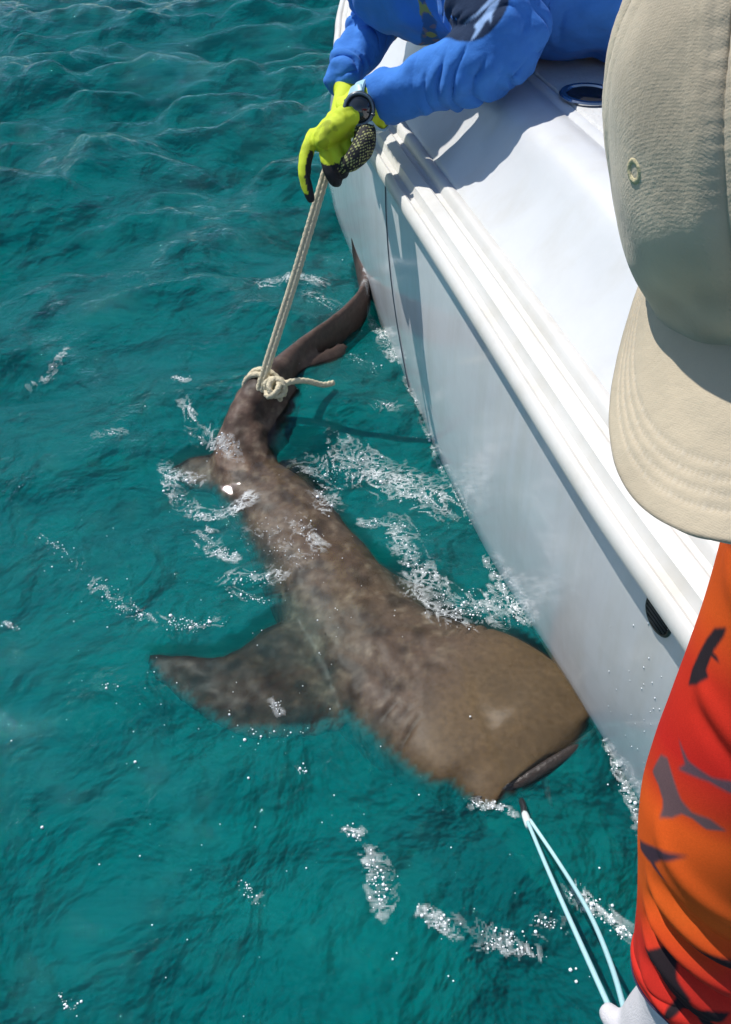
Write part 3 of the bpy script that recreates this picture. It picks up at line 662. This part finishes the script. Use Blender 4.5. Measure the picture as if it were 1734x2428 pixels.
# ------------------------------------------------------------ person in the beige cap, reaching down with the line
CC = np.array([.19476, .35146, 1.15798]); cu = np.array([-.54178, -.11847, .83213]); cf = np.array([-.45483, -.79122, -.40878]); cs = np.array([-.70683, .59994, -.37479])
AX = np.stack([cs, cf, cu], 1)
pB = empty('person', (1.05, .78, .2)); tag(pB, 'person in a worn beige cap and orange shark-print shirt with a white glove', 'person')
def cw(x, y, z): return CC+AX@np.array([x, y, z])
CA, CB, CH = .080, .098, .118
# crown: six panels with a soft dent, seams and stitching relief
nth, nph = 240, 110; V = []; Fc = []
TH_ = np.arange(nth)*2*math.pi/nth
for i in range(nph+1):
    ph = -.10 + (math.pi/2+.10)*i/nph
    r = max(math.cos(max(ph, 0)), 0)**.75 if ph > 0 else 1.0
    z = CH*math.sin(ph)**.9 if ph > 0 else CH*ph*1.2
    for th in TH_: V.append((CA*r*math.sin(th), CB*r*math.cos(th), z))
for i in range(nph):
    for j in range(nth):
        k = (j+1) % nth; Fc.append((i*nth+j, i*nth+k, (i+1)*nth+k, (i+1)*nth+j))
V = np.array(V); th = np.arctan2(V[:, 0], V[:, 1]); rad = np.hypot(V[:, 0]/CA, V[:, 1]/CB); zz = V[:, 2]
# outward direction
nr = V/np.array([CA**2, CB**2, CH**2]); nr[:, 2] = np.maximum(nr[:, 2], 0); nr /= np.linalg.norm(nr, axis=1)[:, None]+1e-9
pan = (th/(math.pi/3)+.0) ; dseam = np.abs(pan-np.round(pan))*(math.pi/3)*.09*np.maximum(rad, .05)
d = -.0022*np.exp(-(dseam/.0022)**2) + .0010*np.exp(-((dseam-.0075)/.0014)**2) + .0007*np.exp(-((dseam-.0105)/.0011)**2)
d += .0002*np.sin(th*0+zz*1500)*np.exp(-(dseam/.006)**2)
nzb = pnoise(V, 14, 2); nzs = pnoise(V, 38, 6); d += .0052*nzb*np.clip(1.2-rad*.4, .3, 1)+.0012*nzs
d += -.006*np.exp(-((th+.62)/.10)**2-((zz-.036)/.012)**2) - .007*np.exp(-((th+.25)/.22)**2-((zz-.014)/.012)**2) + .0035*np.exp(-((th+.45)/.3)**2-((zz-.004)/.01)**2)
d += .0020*np.sin(th*9+60*zz+4*nzb)*np.exp(-((zz-.02)/.022)**2)
V = V+nr*d[:, None]
fade = .5+.5*np.clip(pnoise(V, 22, 3)*1.6+.8*pnoise(V, 70, 8), -1, 1); cap_c = np.array([.56, .47, .335])
colr = cap_c*(.70+.42*fade)[:, None]; colr *= (1-.14*np.exp(-(dseam/.0016)**2))[:, None]
grime = np.clip(pnoise(V, 30, 12)*1.5, 0, 1)*np.exp(-((zz-.012)/.02)**2); colr *= (1-.35*grime)[:, None]
me = mesh_from((AX@V.T).T+CC, Fc); setcol(me, colr)
def clothmat(name, sc_=2600):
    m = mat(name, rough=.9, vcol=True, sheen=.2, bump=[(300, .16, .0025), (1400, .2, .001)]); N = NT(m); b = N.n['Principled BSDF']
    tc = N.add('ShaderNodeTexCoord'); wv = N.add('ShaderNodeTexWave', i_Scale=sc_/6.28, i_Distortion=.6, i_Detail=1.0); wv.bands_direction = 'DIAGONAL'; N.link(tc.outputs['Object'], wv.inputs['Vector'])
    old = b.inputs['Normal'].links[0].from_socket; bp = N.add('ShaderNodeBump', i_Strength=.06, i_Distance=.0006); N.link(wv.outputs[0], bp.inputs['Height']); N.link(old, bp.inputs['Normal']); N.link(bp.outputs[0], b.inputs['Normal']); return m
mcap = clothmat('beige_cap_cloth')
crown = obj('cap', me, mcap, pB); crown['label'] = 'faded beige baseball cap with stitched brim'
sub = crown.modifiers.new('thick', 'SOLIDIFY'); sub.thickness = .0025; sub.offset = -1
# brim
nb_, nl = 200, 60; V = []; Fc = []
for i in range(nb_+1):
    a = -1.25+2.5*i/nb_; k = math.cos(a/1.25*math.pi/2); k = max(k, 0)**.55
    x0, y0 = CA*math.sin(a)*1.0, CB*math.cos(a); x1, y1 = CA*math.sin(a)*1.02*(1+.18*k), CB*math.cos(a)+.075*k
    for j in range(nl+1):
        t = -.06+1.06*j/nl; x = x0+(x1-x0)*t; y = y0+(y1-y0)*t; z = -.30*.075*k*t - .35*.9*x*x/.1
        V.append((x, y, z))
for i in range(nb_):
    for j in range(nl): Fc.append((i*(nl+1)+j, (i+1)*(nl+1)+j, (i+1)*(nl+1)+j+1, i*(nl+1)+j+1))
V = np.array(V); tj = np.tile(-.06+1.06*np.arange(nl+1)/nl, nb_+1); ai = np.repeat(np.arange(nb_+1), nl+1); kk = np.repeat([max(math.cos((-1.25+2.5*i/nb_)/1.25*math.pi/2), 0)**.55 for i in range(nb_+1)], nl+1)
arcl = (1-tj)*.075*np.maximum(kk, .15); hz = np.zeros(len(V)); st = np.zeros(len(V))
for q in (.011, .0165, .022, .0275):
    g = np.exp(-((arcl-q)/.0011)**2); hz -= .0009*g; st += g*(np.sin(ai*2.9) > -.2)
hz += st*.0008 + .0006*pnoise(V, 45, 2)+.0004*pnoise(V, 120, 5)
V[:, 2] += hz
fade = .5+.5*np.clip(pnoise(V, 26, 8)*1.3, -1, 1)
colr = cap_c*(.70+.3*fade)[:, None]; colr += (np.clip(st, 0, 1)*.07)[:, None]; edge = np.exp(-(arcl/.0016)**2); colr *= (1-.25*edge)[:, None]
me = mesh_from((AX@V.T).T+CC, Fc); setcol(me, colr); brim = obj('brim', me, mcap, crown)
sd = brim.modifiers.new('thick', 'SOLIDIFY'); sd.thickness = .004; sd.offset = -1
def crown_pt(th, z, off=0):
    ph = math.asin(min(1, (z/CH)**(1/.9))); r = math.cos(ph)**.75
    p = np.array([CA*r*math.sin(th), CB*r*math.cos(th), z]); n = p/np.array([CA**2, CB**2, CH**2]); n /= np.linalg.norm(n); return CC+AX@(p+n*off), AX@n
meyl = mat('eyelet_thread', (.58, .50, .30), .8, bump=[(500, .5, .002)])
for t_ in (.55, -.55, 1.57, -1.57, 2.6, -2.6):
    p, n = crown_pt(t_, .066, .0012); ey = obj('eyelet', recalc(mesh_from(*ring(p, n, .0036, .0013, 24, 8))), meyl, crown)
p, n = crown_pt(0, CH*.999, .002); p = CC+cu*(CH+.001)
obj('button', recalc(mesh_from(*lathe(p, cu, [(.0001, .004), (.005, .0035), (.007, .001), (.007, -.001), (.0001, -.001)], 20))), mcap, crown)

# visible sleeve: lofted with its own print
rowsB = [(2114, 1072, .502, .07), (1960, 1330, .545, .062), (1850, 1600, .585, .060), (1745, 1855, .62, .0595), (1712, 1970, .635, .058), (1690, 2143, .67, .056), (1660, 2292, .705, .053), (1650, 2345, .72, .053), (1640, 2385, .731, .0525)]
R = np.array([list(pt(a, b, t))+[r] for a, b, t, r in rowsB]); S = catmull(R, 84); C = S[:, :3]; nB = 320
V, Fc = tube(C, S[:, 3], n=nB, up=(0, 1, 0), caps=False); cL = np.concatenate([[0], np.cumsum(np.linalg.norm(np.diff(C, axis=0), axis=1))])
s = np.repeat(cL, nB); kth = np.tile(np.arange(nB)*192.0/nB, len(C)); out_n = (V.reshape(len(C), nB, 3)-C[:, None, :]); out_n = (out_n/np.linalg.norm(out_n, axis=2)[:, :, None]).reshape(-1, 3)
hem = .4725
sl_n = pnoise(V, 12, 4); sl_m = pnoise(V, 30, 9)
ph = (s-.0011*(kth-96)*1.0)
fold = lambda c, w_, k0, k1: np.exp(-((ph-c+.006*sl_n)/w_)**2)*np.clip((kth-k0)/10, 0, 1)*np.clip((k1-kth)/12, 0, 1)
d = .0020*sl_n + .0006*sl_m
for c, w_, A_, k0, k1 in ((.285, .008, .004, 100, 160), (.312, .006, -.004, 104, 170), (.328, .007, .004, 98, 160), (.345, .0055, -.0045, 98, 175), (.362, .007, .0045, 96, 165), (.378, .0055, -.005, 97, 175), (.396, .007, .0045, 96, 170), (.418, .0055, -.0045, 100, 175), (.435, .008, .004, 95, 170), (.175, .010, .003, 96, 160), (.19, .008, -.003, 100, 160), (.09, .012, .003, 90, 150)):
    d += A_*fold(c, w_, k0, k1)
d += .0015*np.exp(-((s-hem+.012)/.004)**2) - .0015*np.exp(-((s-hem+.018)/.002)**2)
V = V+out_n*d[:, None]
keep = cL <= hem; nk = int(keep.sum()); V = V[:nk*nB]; s = s[:nk*nB]; kth = kth[:nk*nB]; Fc = [f for f in Fc if max(f) < nk*nB]
stops = [(0, (.05, .008, .012)), (.070, (.06, .010, .018)), (.078, (.60, .085, .012)), (.12, (.66, .09, .012)), (.17, (.56, .03, .012)), (.235, (.52, .018, .012)), (.262, (.55, .04, .012)), (.285, (.72, .10, .012)), (.345, (.74, .115, .014)), (.375, (.66, .07, .012)), (.41, (.62, .030, .018)), (.48, (.64, .030, .020))]
stt = s+.012*(kth-110)/40+.006*sl_n[:len(s)]
colr = np.stack([np.interp(stt, [q[0] for q in stops], [q[1][i] for q in stops]) for i in range(3)], 1)
PR = {'a': ((.022, .016, .020), [(0.1871, 96), (0.1751, 95), (0.1559, 96), (0.1443, 97), (0.1328, 99), (0.1251, 104), (0.1328, 104), (0.1405, 103), (0.1482, 102), (0.1482, 104), (0.152, 106), (0.152, 102), (0.1635, 102), (0.1674, 104), (0.179, 101)]),
      'b': ((.105, .060, .075), [(0.2248, 101), (0.2329, 108), (0.2329, 114), (0.2329, 117), (0.2289, 122), (0.226, 130), (.232, 132), (0.2369, 124), (0.2369, 121), (0.2369, 117), (0.2407, 111), (0.2445, 105), (0.2369, 107)]),
      'c': ((.125, .075, .080), [(0.2643, 93), (0.2481, 95), (0.2445, 99), (0.2516, 104), (0.2614, 110), (0.2643, 115), (0.2614, 121), (0.2643, 127), (0.2719, 121), (0.2696, 116), (0.2719, 112), (0.2813, 109), (0.2872, 104), (0.2797, 104), (0.2741, 103), (0.2671, 99)]),
      'd': ((.060, .035, .050), [(0.3164, 92), (0.2995, 108), (0.2944, 118), (0.2977, 115), (0.3058, 109), (0.3164, 104), (0.3193, 107), (0.3224, 111), (0.3224, 107), (0.3193, 102), (0.3224, 93)]),
      'e': ((.030, .016, .018), [(0.3668, 116), (0.3668, 122), (0.3668, 128), (0.3703, 137), (.372, 145), (.385, 145), (0.3873, 138), (0.3806, 132), (0.3773, 125), (0.3703, 120)]),
      'f': ((.022, .015, .018), [(0.4182, 101), (0.3973, 110), (0.3939, 116), (0.3939, 124), (0.4042, 117), (0.4147, 119), (0.4252, 125), (0.4353, 127), (0.432, 132), (0.4353, 141), (0.445, 136), (0.451, 135), (0.4639, 145), (0.4639, 134), (0.4538, 128), (0.4538, 123), (0.4681, 117), (0.4566, 117), (0.445, 119), (0.4419, 114), (0.4252, 112), (0.4182, 110), (0.4252, 106)])}
for k_, (c_, P) in PR.items():
    P = np.array(P, float); cov = np.zeros(len(s))
    near_ = (s > P[:, 0].min()-.004) & (s < P[:, 0].max()+.004) & (kth > P[:, 1].min()-2) & (kth < P[:, 1].max()+2)
    for a_ in (-.0011, -.0004, .0004, .0011):
        for b_ in (-.5, -.17, .17, .5): cov[near_] += inpoly(s[near_]+a_, kth[near_]+b_, P)/16
    colr = colr*(1-cov[:, None])+np.array(c_)*cov[:, None]
# the same fish carry on round the hidden side of the sleeve
for ds_, dk in ((-.03, 70), (.05, 85), (-.1, 60), (.0, -60), (-.08, -75)):
    for k_ in ('c', 'f', 'a'):
        c_, P = PR[k_]; P = np.array(P, float)+[ds_, dk]; P[:, 1] %= 192
        if np.ptp(P[:, 1]) < 90 and (P[:, 1].min() > 150 or P[:, 1].max() < 82): colr[inpoly(s, kth, P)] = c_
colr[s > hem-.0035] = (.04, .015, .05)
me = mesh_from(V, Fc); setcol(me, colr)
mjer = mat('printed_jersey', rough=.85, spec=.15, vcol=True, sheen=.0, noise=(700, 2, .92, 1.04), bump=[(1200, .15, .001)])
slv = obj('sleeve', me, mjer, pB); slv['label'] = 'orange red sleeve printed with dark and grey sharks'
sd = slv.modifiers.new('thick', 'SOLIDIFY'); sd.thickness = .0015; sd.offset = -1
# hem stitching
hi = nk-1; Hc = C[hi]; Hr = V.reshape(nk, nB, 3)[hi]
HP = Hc+(Hr-Hc)*1.012; HPc = np.vstack([HP[::4], HP[:1]])
obj('hem', mesh_from(*tube(HPc, .0016, n=6, caps=False)), mat('dark_hem', (.06, .03, .07), .8, bump=[(900, .6, .002)]), pB)

# rest of the body, out of the picture but casting its shadow
HB = CC-cu*.060+cf*.004
hp, AxB = head_parts(HB, cu, cf, .95)
torB = [(.40, .42, .985, .13, .085), (.50, .50, .955, .17, .12), (.68, .60, .915, .18, .135), (.88, .70, .885, .17, .13), (1.04, .78, .87, .165, .125)]
shoL = np.array(R[0, :3])
shoR = np.array([.52, .66, 1.0]); elR = np.array([.70, .92, .90]); wrR = np.array([.86, .98, .76])
core = [limb([(*HB, .05), (.29, .385, 1.03, .052), (.38, .43, .99, .07)], 16), limb([(a, b, c, r1*.88, r2*.86) for a, b, c, r1, r2 in torB], 24),
        limb([(*shoL, .05), (*R[3, :3], .043), (*R[7, :3], .030), (*R[8, :3], .03)], 16), limb([(*shoR, .055), (*elR, .042), (*wrR, .03)], 16)]
obj('body', remeshed(hp+core, .007, 5), mflesh, pB)
mhair = mat('brown_hair', (.05, .03, .02), .6, bump=[(300, .6, .004)])
obj('hair', remeshed([ball(HB+cu*.015-cf*.02, (.080, .088, .075), AxB)], .006, 3), mhair, pB)
me = remeshed([limb(torB, 30), limb([(*shoL, .072), (.40, .42, .98, .085)], 22), limb([(*shoR, .085), (*elR, .065), (*(elR*.5+wrR*.5), .055), (*wrR, .045)], 22)], .006, 8)
V = vco(me); setcol(me, np.array([.62, .06, .012])*(1+.3*pnoise(V, 6, 2))[:, None]); obj('shirt', me, mjer, pB)
legs = []
for dy in (-.10, .10):
    legs.append(limb([(1.02, .78+dy, .86, .095), (.92, .80+dy, .55, .075), (.98, .80+dy, .46, .062), (1.10, .82+dy, .30, .052), (1.12, .82+dy, .262, .05)], 18))
obj('shorts', remeshed(legs+[ball((1.05, .78, .86), (.13, .18, .125))], .009, 5), mat('khaki_trousers', (.25, .22, .16), .85, noise=(20, 5, .85, 1.1)), pB)
for dy in (-.10, .10):
    obj('boot', remeshed([limb([(1.13, .82+dy, .25, .045, .05), (1.05, .82+dy, .243, .046, .04), (.97, .82+dy, .238, .042, .03)], 16)], .006, 3), mshoe, pB)
gW = px4([(1648, 2350, .722, .043), (1630, 2395, .735, .042), (1590, 2455, .752, .044, .036), (1560, 2510, .765, .043, .03), (1545, 2550, .775, .038, .026)])
fW = [px4([(1528, 2500, .762, .012), (1495, 2455, .766, .0118), (1462, 2425, .775, .0112), (1444, 2402, .785, .0098)])]
for k in range(3):
    fW.append(px4([(1535+14*k, 2560, .775+.008*k, .0125), (1505+14*k, 2600, .785+.01*k, .012), (1470+14*k, 2580, .80+.01*k, .0115), (1478+14*k, 2540, .81+.01*k, .0105)]))
fW.append(px4([(1575, 2440, .735, .016), (1530, 2462, .742, .015), (1495, 2470, .765, .012)]))
me = glove(gW, fW, .003); setcol(me, np.tile([.62, .60, .62], (len(me.vertices), 1)))
obj('glove', me, mat('white_knit', rough=.85, vcol=True, noise=(60, 4, .88, 1.0), bump=[(600, .4, .002)]), pB)['label'] = 'white knitted glove holding the pale blue line'
# ------------------------------------------------------------ foam, bubbles and painted sun glints on the water
def path_pts(px):
    return np.array([pz(x, y, 0)[:2] for x, y in px])
def pdist(P, path):
    if len(path) == 1: return np.linalg.norm(P-path[0], axis=1)
    d = np.full(len(P), 9.0)
    for a, b in zip(path[:-1], path[1:]):
        ab = b-a; t = np.clip(((P-a)@ab)/(ab@ab+1e-12), 0, 1); d = np.minimum(d, np.linalg.norm(P-(a+t[:, None]*ab), axis=1))
    return d
body_xy = SS[:, :2]; body_top = SS[:, 2]+SS[:, 4]; body_w = SS[:, 3]
def surf_z(P):
    """top of whatever floats there: the water, or the shark's back where it breaks the surface"""
    z = water_h(P[:, 0], P[:, 1]); return z
FOAM_GLINTS = [  # photo-pixel path, half width in metres, lace threshold, bubbles and glint dots
    ([(820, 1075), (880, 1110), (945, 1140), (1000, 1165), (1040, 1190)], .050, .30, 260),
    ([(735, 1105), (800, 1120), (860, 1120)], .040, .16, 90),
    ([(770, 1165), (775, 1200)], .030, .24, 60),
    ([(940, 1240), (955, 1290), (980, 1330), (1010, 1370)], .030, .24, 130),
    ([(1010, 1400), (1060, 1440), (1110, 1460), (1160, 1440), (1200, 1420)], .050, .24, 240),
    ([(392, 1110), (420, 1180), (480, 1215), (545, 1205), (590, 1180)], .022, .26, 120),
    ([(400, 1120), (470, 1130)], .02, .2, 40),
    ([(470, 1030), (520, 1060), (560, 1090)], .028, .2, 70),
    ([(485, 1260), (500, 1310), (560, 1325)], .026, .22, 90),
    ([(540, 1380), (600, 1390), (660, 1370)], .03, .15, 60),
    ([(882, 735), (905, 800), (940, 870)], .020, .34, 150),
    ([(878, 700), (884, 720)], .018, .5, 50),
    ([(630, 680), (690, 660), (760, 665)], .030, .22, 40),
    ([(740, 700), (800, 720), (850, 730)], .04, .12, 50),
    ([(1160, 1330), (1200, 1410), (1250, 1490)], .016, .26, 110),
    ([(1425, 1725), (1470, 1830), (1530, 1960)], .016, .30, 200),
    ([(960, 905), (1035, 1080), (1120, 1240)], .008, .26, 60),
    ([(225, 1385), (300, 1450), (370, 1485)], .022, .10, 110),  # white dots painted in for sun glints
    ([(400, 1485), (450, 1505), (520, 1495)], .020, .10, 110),  # same row of glints, drawn as white dots
    ([(880, 2050), (900, 2100), (905, 2160)], .022, .22, 60),
    ([(1005, 2175), (1040, 2195), (1075, 2210)], .016, .26, 36),
    ([(1150, 2225), (1200, 2235), (1270, 2245)], .018, .28, 60),
    ([(1360, 2110), (1420, 2150), (1500, 2210)], .016, .26, 90),
    ([(1270, 2180), (1330, 2190)], .012, .2, 30),
    ([(825, 1980), (850, 1985)], .012, .26, 24),
    ([(60, 895), (110, 880), (160, 830)], .014, .20, 30),
    ([(30, 40), (120, 52)], .035, .16, 40),
    ([(245, 1045), (290, 1040)], .018, .2, 20),
    ([(440, 975), (460, 1010)], .016, .24, 20),
    ([(420, 915), (450, 930)], .014, .22, 20),
    ([(100, 1260), (180, 1340)], .03, .05, 16),
    ([(900, 985), (935, 985)], .022, .16, 30),
    ([(860, 1235), (890, 1240)], .016, .16, 30),
    ([(700, 1240), (760, 1300)], .03, .12, 40),
    ([(1120, 1918), (1180, 1922), (1225, 1935)], .008, .3, 40),
    ([(5, 1472), (40, 1490)], .010, .10, 26), ([(255, 1650), (290, 1658)], .010, .03, 8), ([(575, 2110), (625, 2150)], .014, .06, 26), ([(140, 2360), (185, 2395)], .010, .06, 22),  # sparse white dots standing in for sun sparkle
    ([(710, 1835), (725, 1850)], .010, .05, 18), ([(120, 1270), (160, 1320)], .012, .05, 16), ([(650, 1680), (665, 1705)], .012, .10, 22), ([(560, 1745), (700, 1760)], .02, .03, 18), ([(1180, 900), (905, 985)], .02, .0, 1),  # first path: white dots standing in for sun sparkle
    ([(1080, 1700), (1120, 1730)], .008, .0, 1), ([(830, 860), (905, 900)], .03, .05, 30), ([(600, 1250), (720, 1330)], .05, .07, 60),
    ([(560, 1420), (640, 1440)], .016, .1, 40),
]
cell = .0026; FV = []; FF = []; FA = []; BP_ = []
fr_ = np.random.default_rng(3)
for px_, wd, thr, nbub in FOAM_GLINTS:
    path = path_pts(px_); lo = path.min(0)-wd*1.6; hi = path.max(0)+wd*1.6
    xs = np.arange(lo[0], hi[0], cell); ys = np.arange(lo[1], hi[1], cell); GX, GY = np.meshgrid(xs, ys); P = np.stack([GX.ravel(), GY.ravel()], 1)
    Q3 = np.c_[P, np.zeros(len(P))]; wob = pnoise(Q3, 16, 3); d = pdist(P, path)*(1+.55*wob)/wd
    e1_ = pnoise(Q3+.06*np.c_[wob, -wob, wob*0], 34, 7); e2_ = pnoise(Q3, 85, 11)
    sel = np.where(d < 1.45)[0]; vor = np.full(len(P), 1.0)
    for q in sel:
        dd = mnoise.voronoi(Vector((P[q, 0]*88+wob[q]*2.2+e2_[q]*.8, P[q, 1]*88+e1_[q]*1.6, 0)))[0]; vor[q] = dd[1]-dd[0]
    te = np.clip((thr*2.3*np.clip(1.35-d, 0, 1)-np.abs(e1_))/.22, 0, 1)
    film = np.clip(1-vor/.30, 0, 1)
    alp = te*(film*(.45+.9*np.clip(e1_+.4, 0, 1))+.05+.30*np.clip(e2_*2, 0, 1))*np.clip(.3+1.2*thr, .3, .8)*np.clip(.65+wob, .2, 1)*.85
    hull_side = P[:, 0] < np.interp(P[:, 1], *zip(*[(y, wlX(y)) for y in np.linspace(-.2, 3.5, 60)]))-.001
    ii = np.where((alp > .04) & (d < 1.3) & hull_side)[0]; h = cell*.5
    for i in ii:
        c = P[i]; o = len(FV); FV += [(c[0]-h, c[1]-h), (c[0]+h, c[1]-h), (c[0]+h, c[1]+h), (c[0]-h, c[1]+h)]; FF.append((o, o+1, o+2, o+3)); FA.append(min(alp[i], .9))
    k = 0
    seg = np.linalg.norm(np.diff(path, axis=0), axis=1) if len(path) > 1 else np.array([0.01])
    nbub = int(nbub*1.0)
    while k < nbub:
        t = fr_.random(); j = fr_.choice(len(seg), p=seg/seg.sum()); c = path[j]+(path[min(j+1, len(path)-1)]-path[j])*t+fr_.normal(0, wd*.42, 2)
        if c[0] < wlX(c[1])-.004:
            r = min(.00085*math.exp(fr_.normal(0.1, .5)), .0045); BP_.append((c[0], c[1], r))
        k += 1
for px_, n_, rr in (([(895, 2060), (905, 2150)], 10, .006), ([(1010, 2180), (1070, 2205)], 6, .005), ([(1160, 2220), (1265, 2240)], 9, .0065), ([(1420, 2130), (1500, 2205)], 10, .006), ([(840, 1985)], 3, .005), ([(945, 2300)], 2, .006), ([(1080, 2335)], 2, .004), ([(1365, 2300)], 3, .007), ([(350, 1812)], 1, .006)):
    path = path_pts(px_)
    for q in range(n_):
        a = path[0]+(path[-1]-path[0])*fr_.random()+fr_.normal(0, .009, 2); BP_.append((a[0], a[1], rr*fr_.uniform(.25, .5)))
for q in range(260):     # stray bubbles, thicker towards the animal
    x = fr_.normal(800, 420); y = fr_.normal(1500, 480)
    c = pz(x, y, 0)
    if c[0] < wlX(c[1])-.01 and math.hypot(c[0]-.23, c[1]-.83) > .2: BP_.append((c[0], c[1], .0009*math.exp(fr_.normal(.1, .45))))
FV = np.array(FV); Z = water_h(FV[:, 0], FV[:, 1])+.0016
# ---- drape over the shark where its back stands above the water
zs = np.linspace(0, 1, 2)
def lift(x, y, z):
    h = _bv.ray_cast(Vector((x, y, 1.0)), Vector((0, 0, -1)))
    return max(z, h[0].z+.001) if h[0] is not None else z
Z = np.array([lift(a, b, z) for (a, b), z in zip(FV, Z)])
m = bpy.data.materials.new('sea_foam'); m.use_nodes = True; N = NT(m); b = N.n['Principled BSDF']; b.inputs['Base Color'].default_value = (.86, .9, .9, 1); b.inputs['Roughness'].default_value = .6; va = N.add('ShaderNodeVertexColor', layer_name='tint'); N.link(va.outputs[0], b.inputs['Alpha'])
fme = mesh_from(np.c_[FV, Z], FF); setcol(fme, np.repeat(np.array(FA), 4)[:, None]*np.ones((1, 3))); foam = obj('foam', fme, m); tag(foam, 'lacy white foam, some painted as sun glints, drifting on the water around the shark', 'foam', kind='stuff')
# bubbles: domes of white froth, some painted as sun glints, and larger clear ones
ico = bmesh.new(); bmesh.ops.create_icosphere(ico, subdivisions=2, radius=1); IV = np.array([v.co[:] for v in ico.verts]); IF = [tuple(v.index for v in f.verts) for f in ico.faces]; ico.free()
ico = bmesh.new(); bmesh.ops.create_icosphere(ico, subdivisions=1, radius=1); JV = np.array([v.co[:] for v in ico.verts]); JF = [tuple(v.index for v in f.verts) for f in ico.faces]; ico.free()
small = []; large = []
for x, y, r in BP_:
    z = lift(x, y, float(water_h(x, y)))
    small.append((JV*r+[x, y, z+r*.3], JF))
mb = mat('froth_and_glints', (.93, .95, .95), .25, coat=.6)
bub = obj('bubbles', mesh_from(*joinm(small)), mb); tag(bub, 'small white froth bubbles and painted sun glints scattered over the water', 'bubbles', kind='stuff')
# droplets splashed on the hull below the vent
DR = []
for q in range(60):
    y = fr_.normal(.58, .07); t = fr_.uniform(.25, .85); p = hull_pt(y, t, .0); DR.append((JV*np.array([.4, 1, 1.5])*fr_.uniform(.0008, .002)+p, JF))
dro = obj('water_droplets', mesh_from(*joinm(DR)), mat('droplet', (.85, .88, .9), .05, spec=.6, coat=1), boat); dro['kind'] = 'stuff'
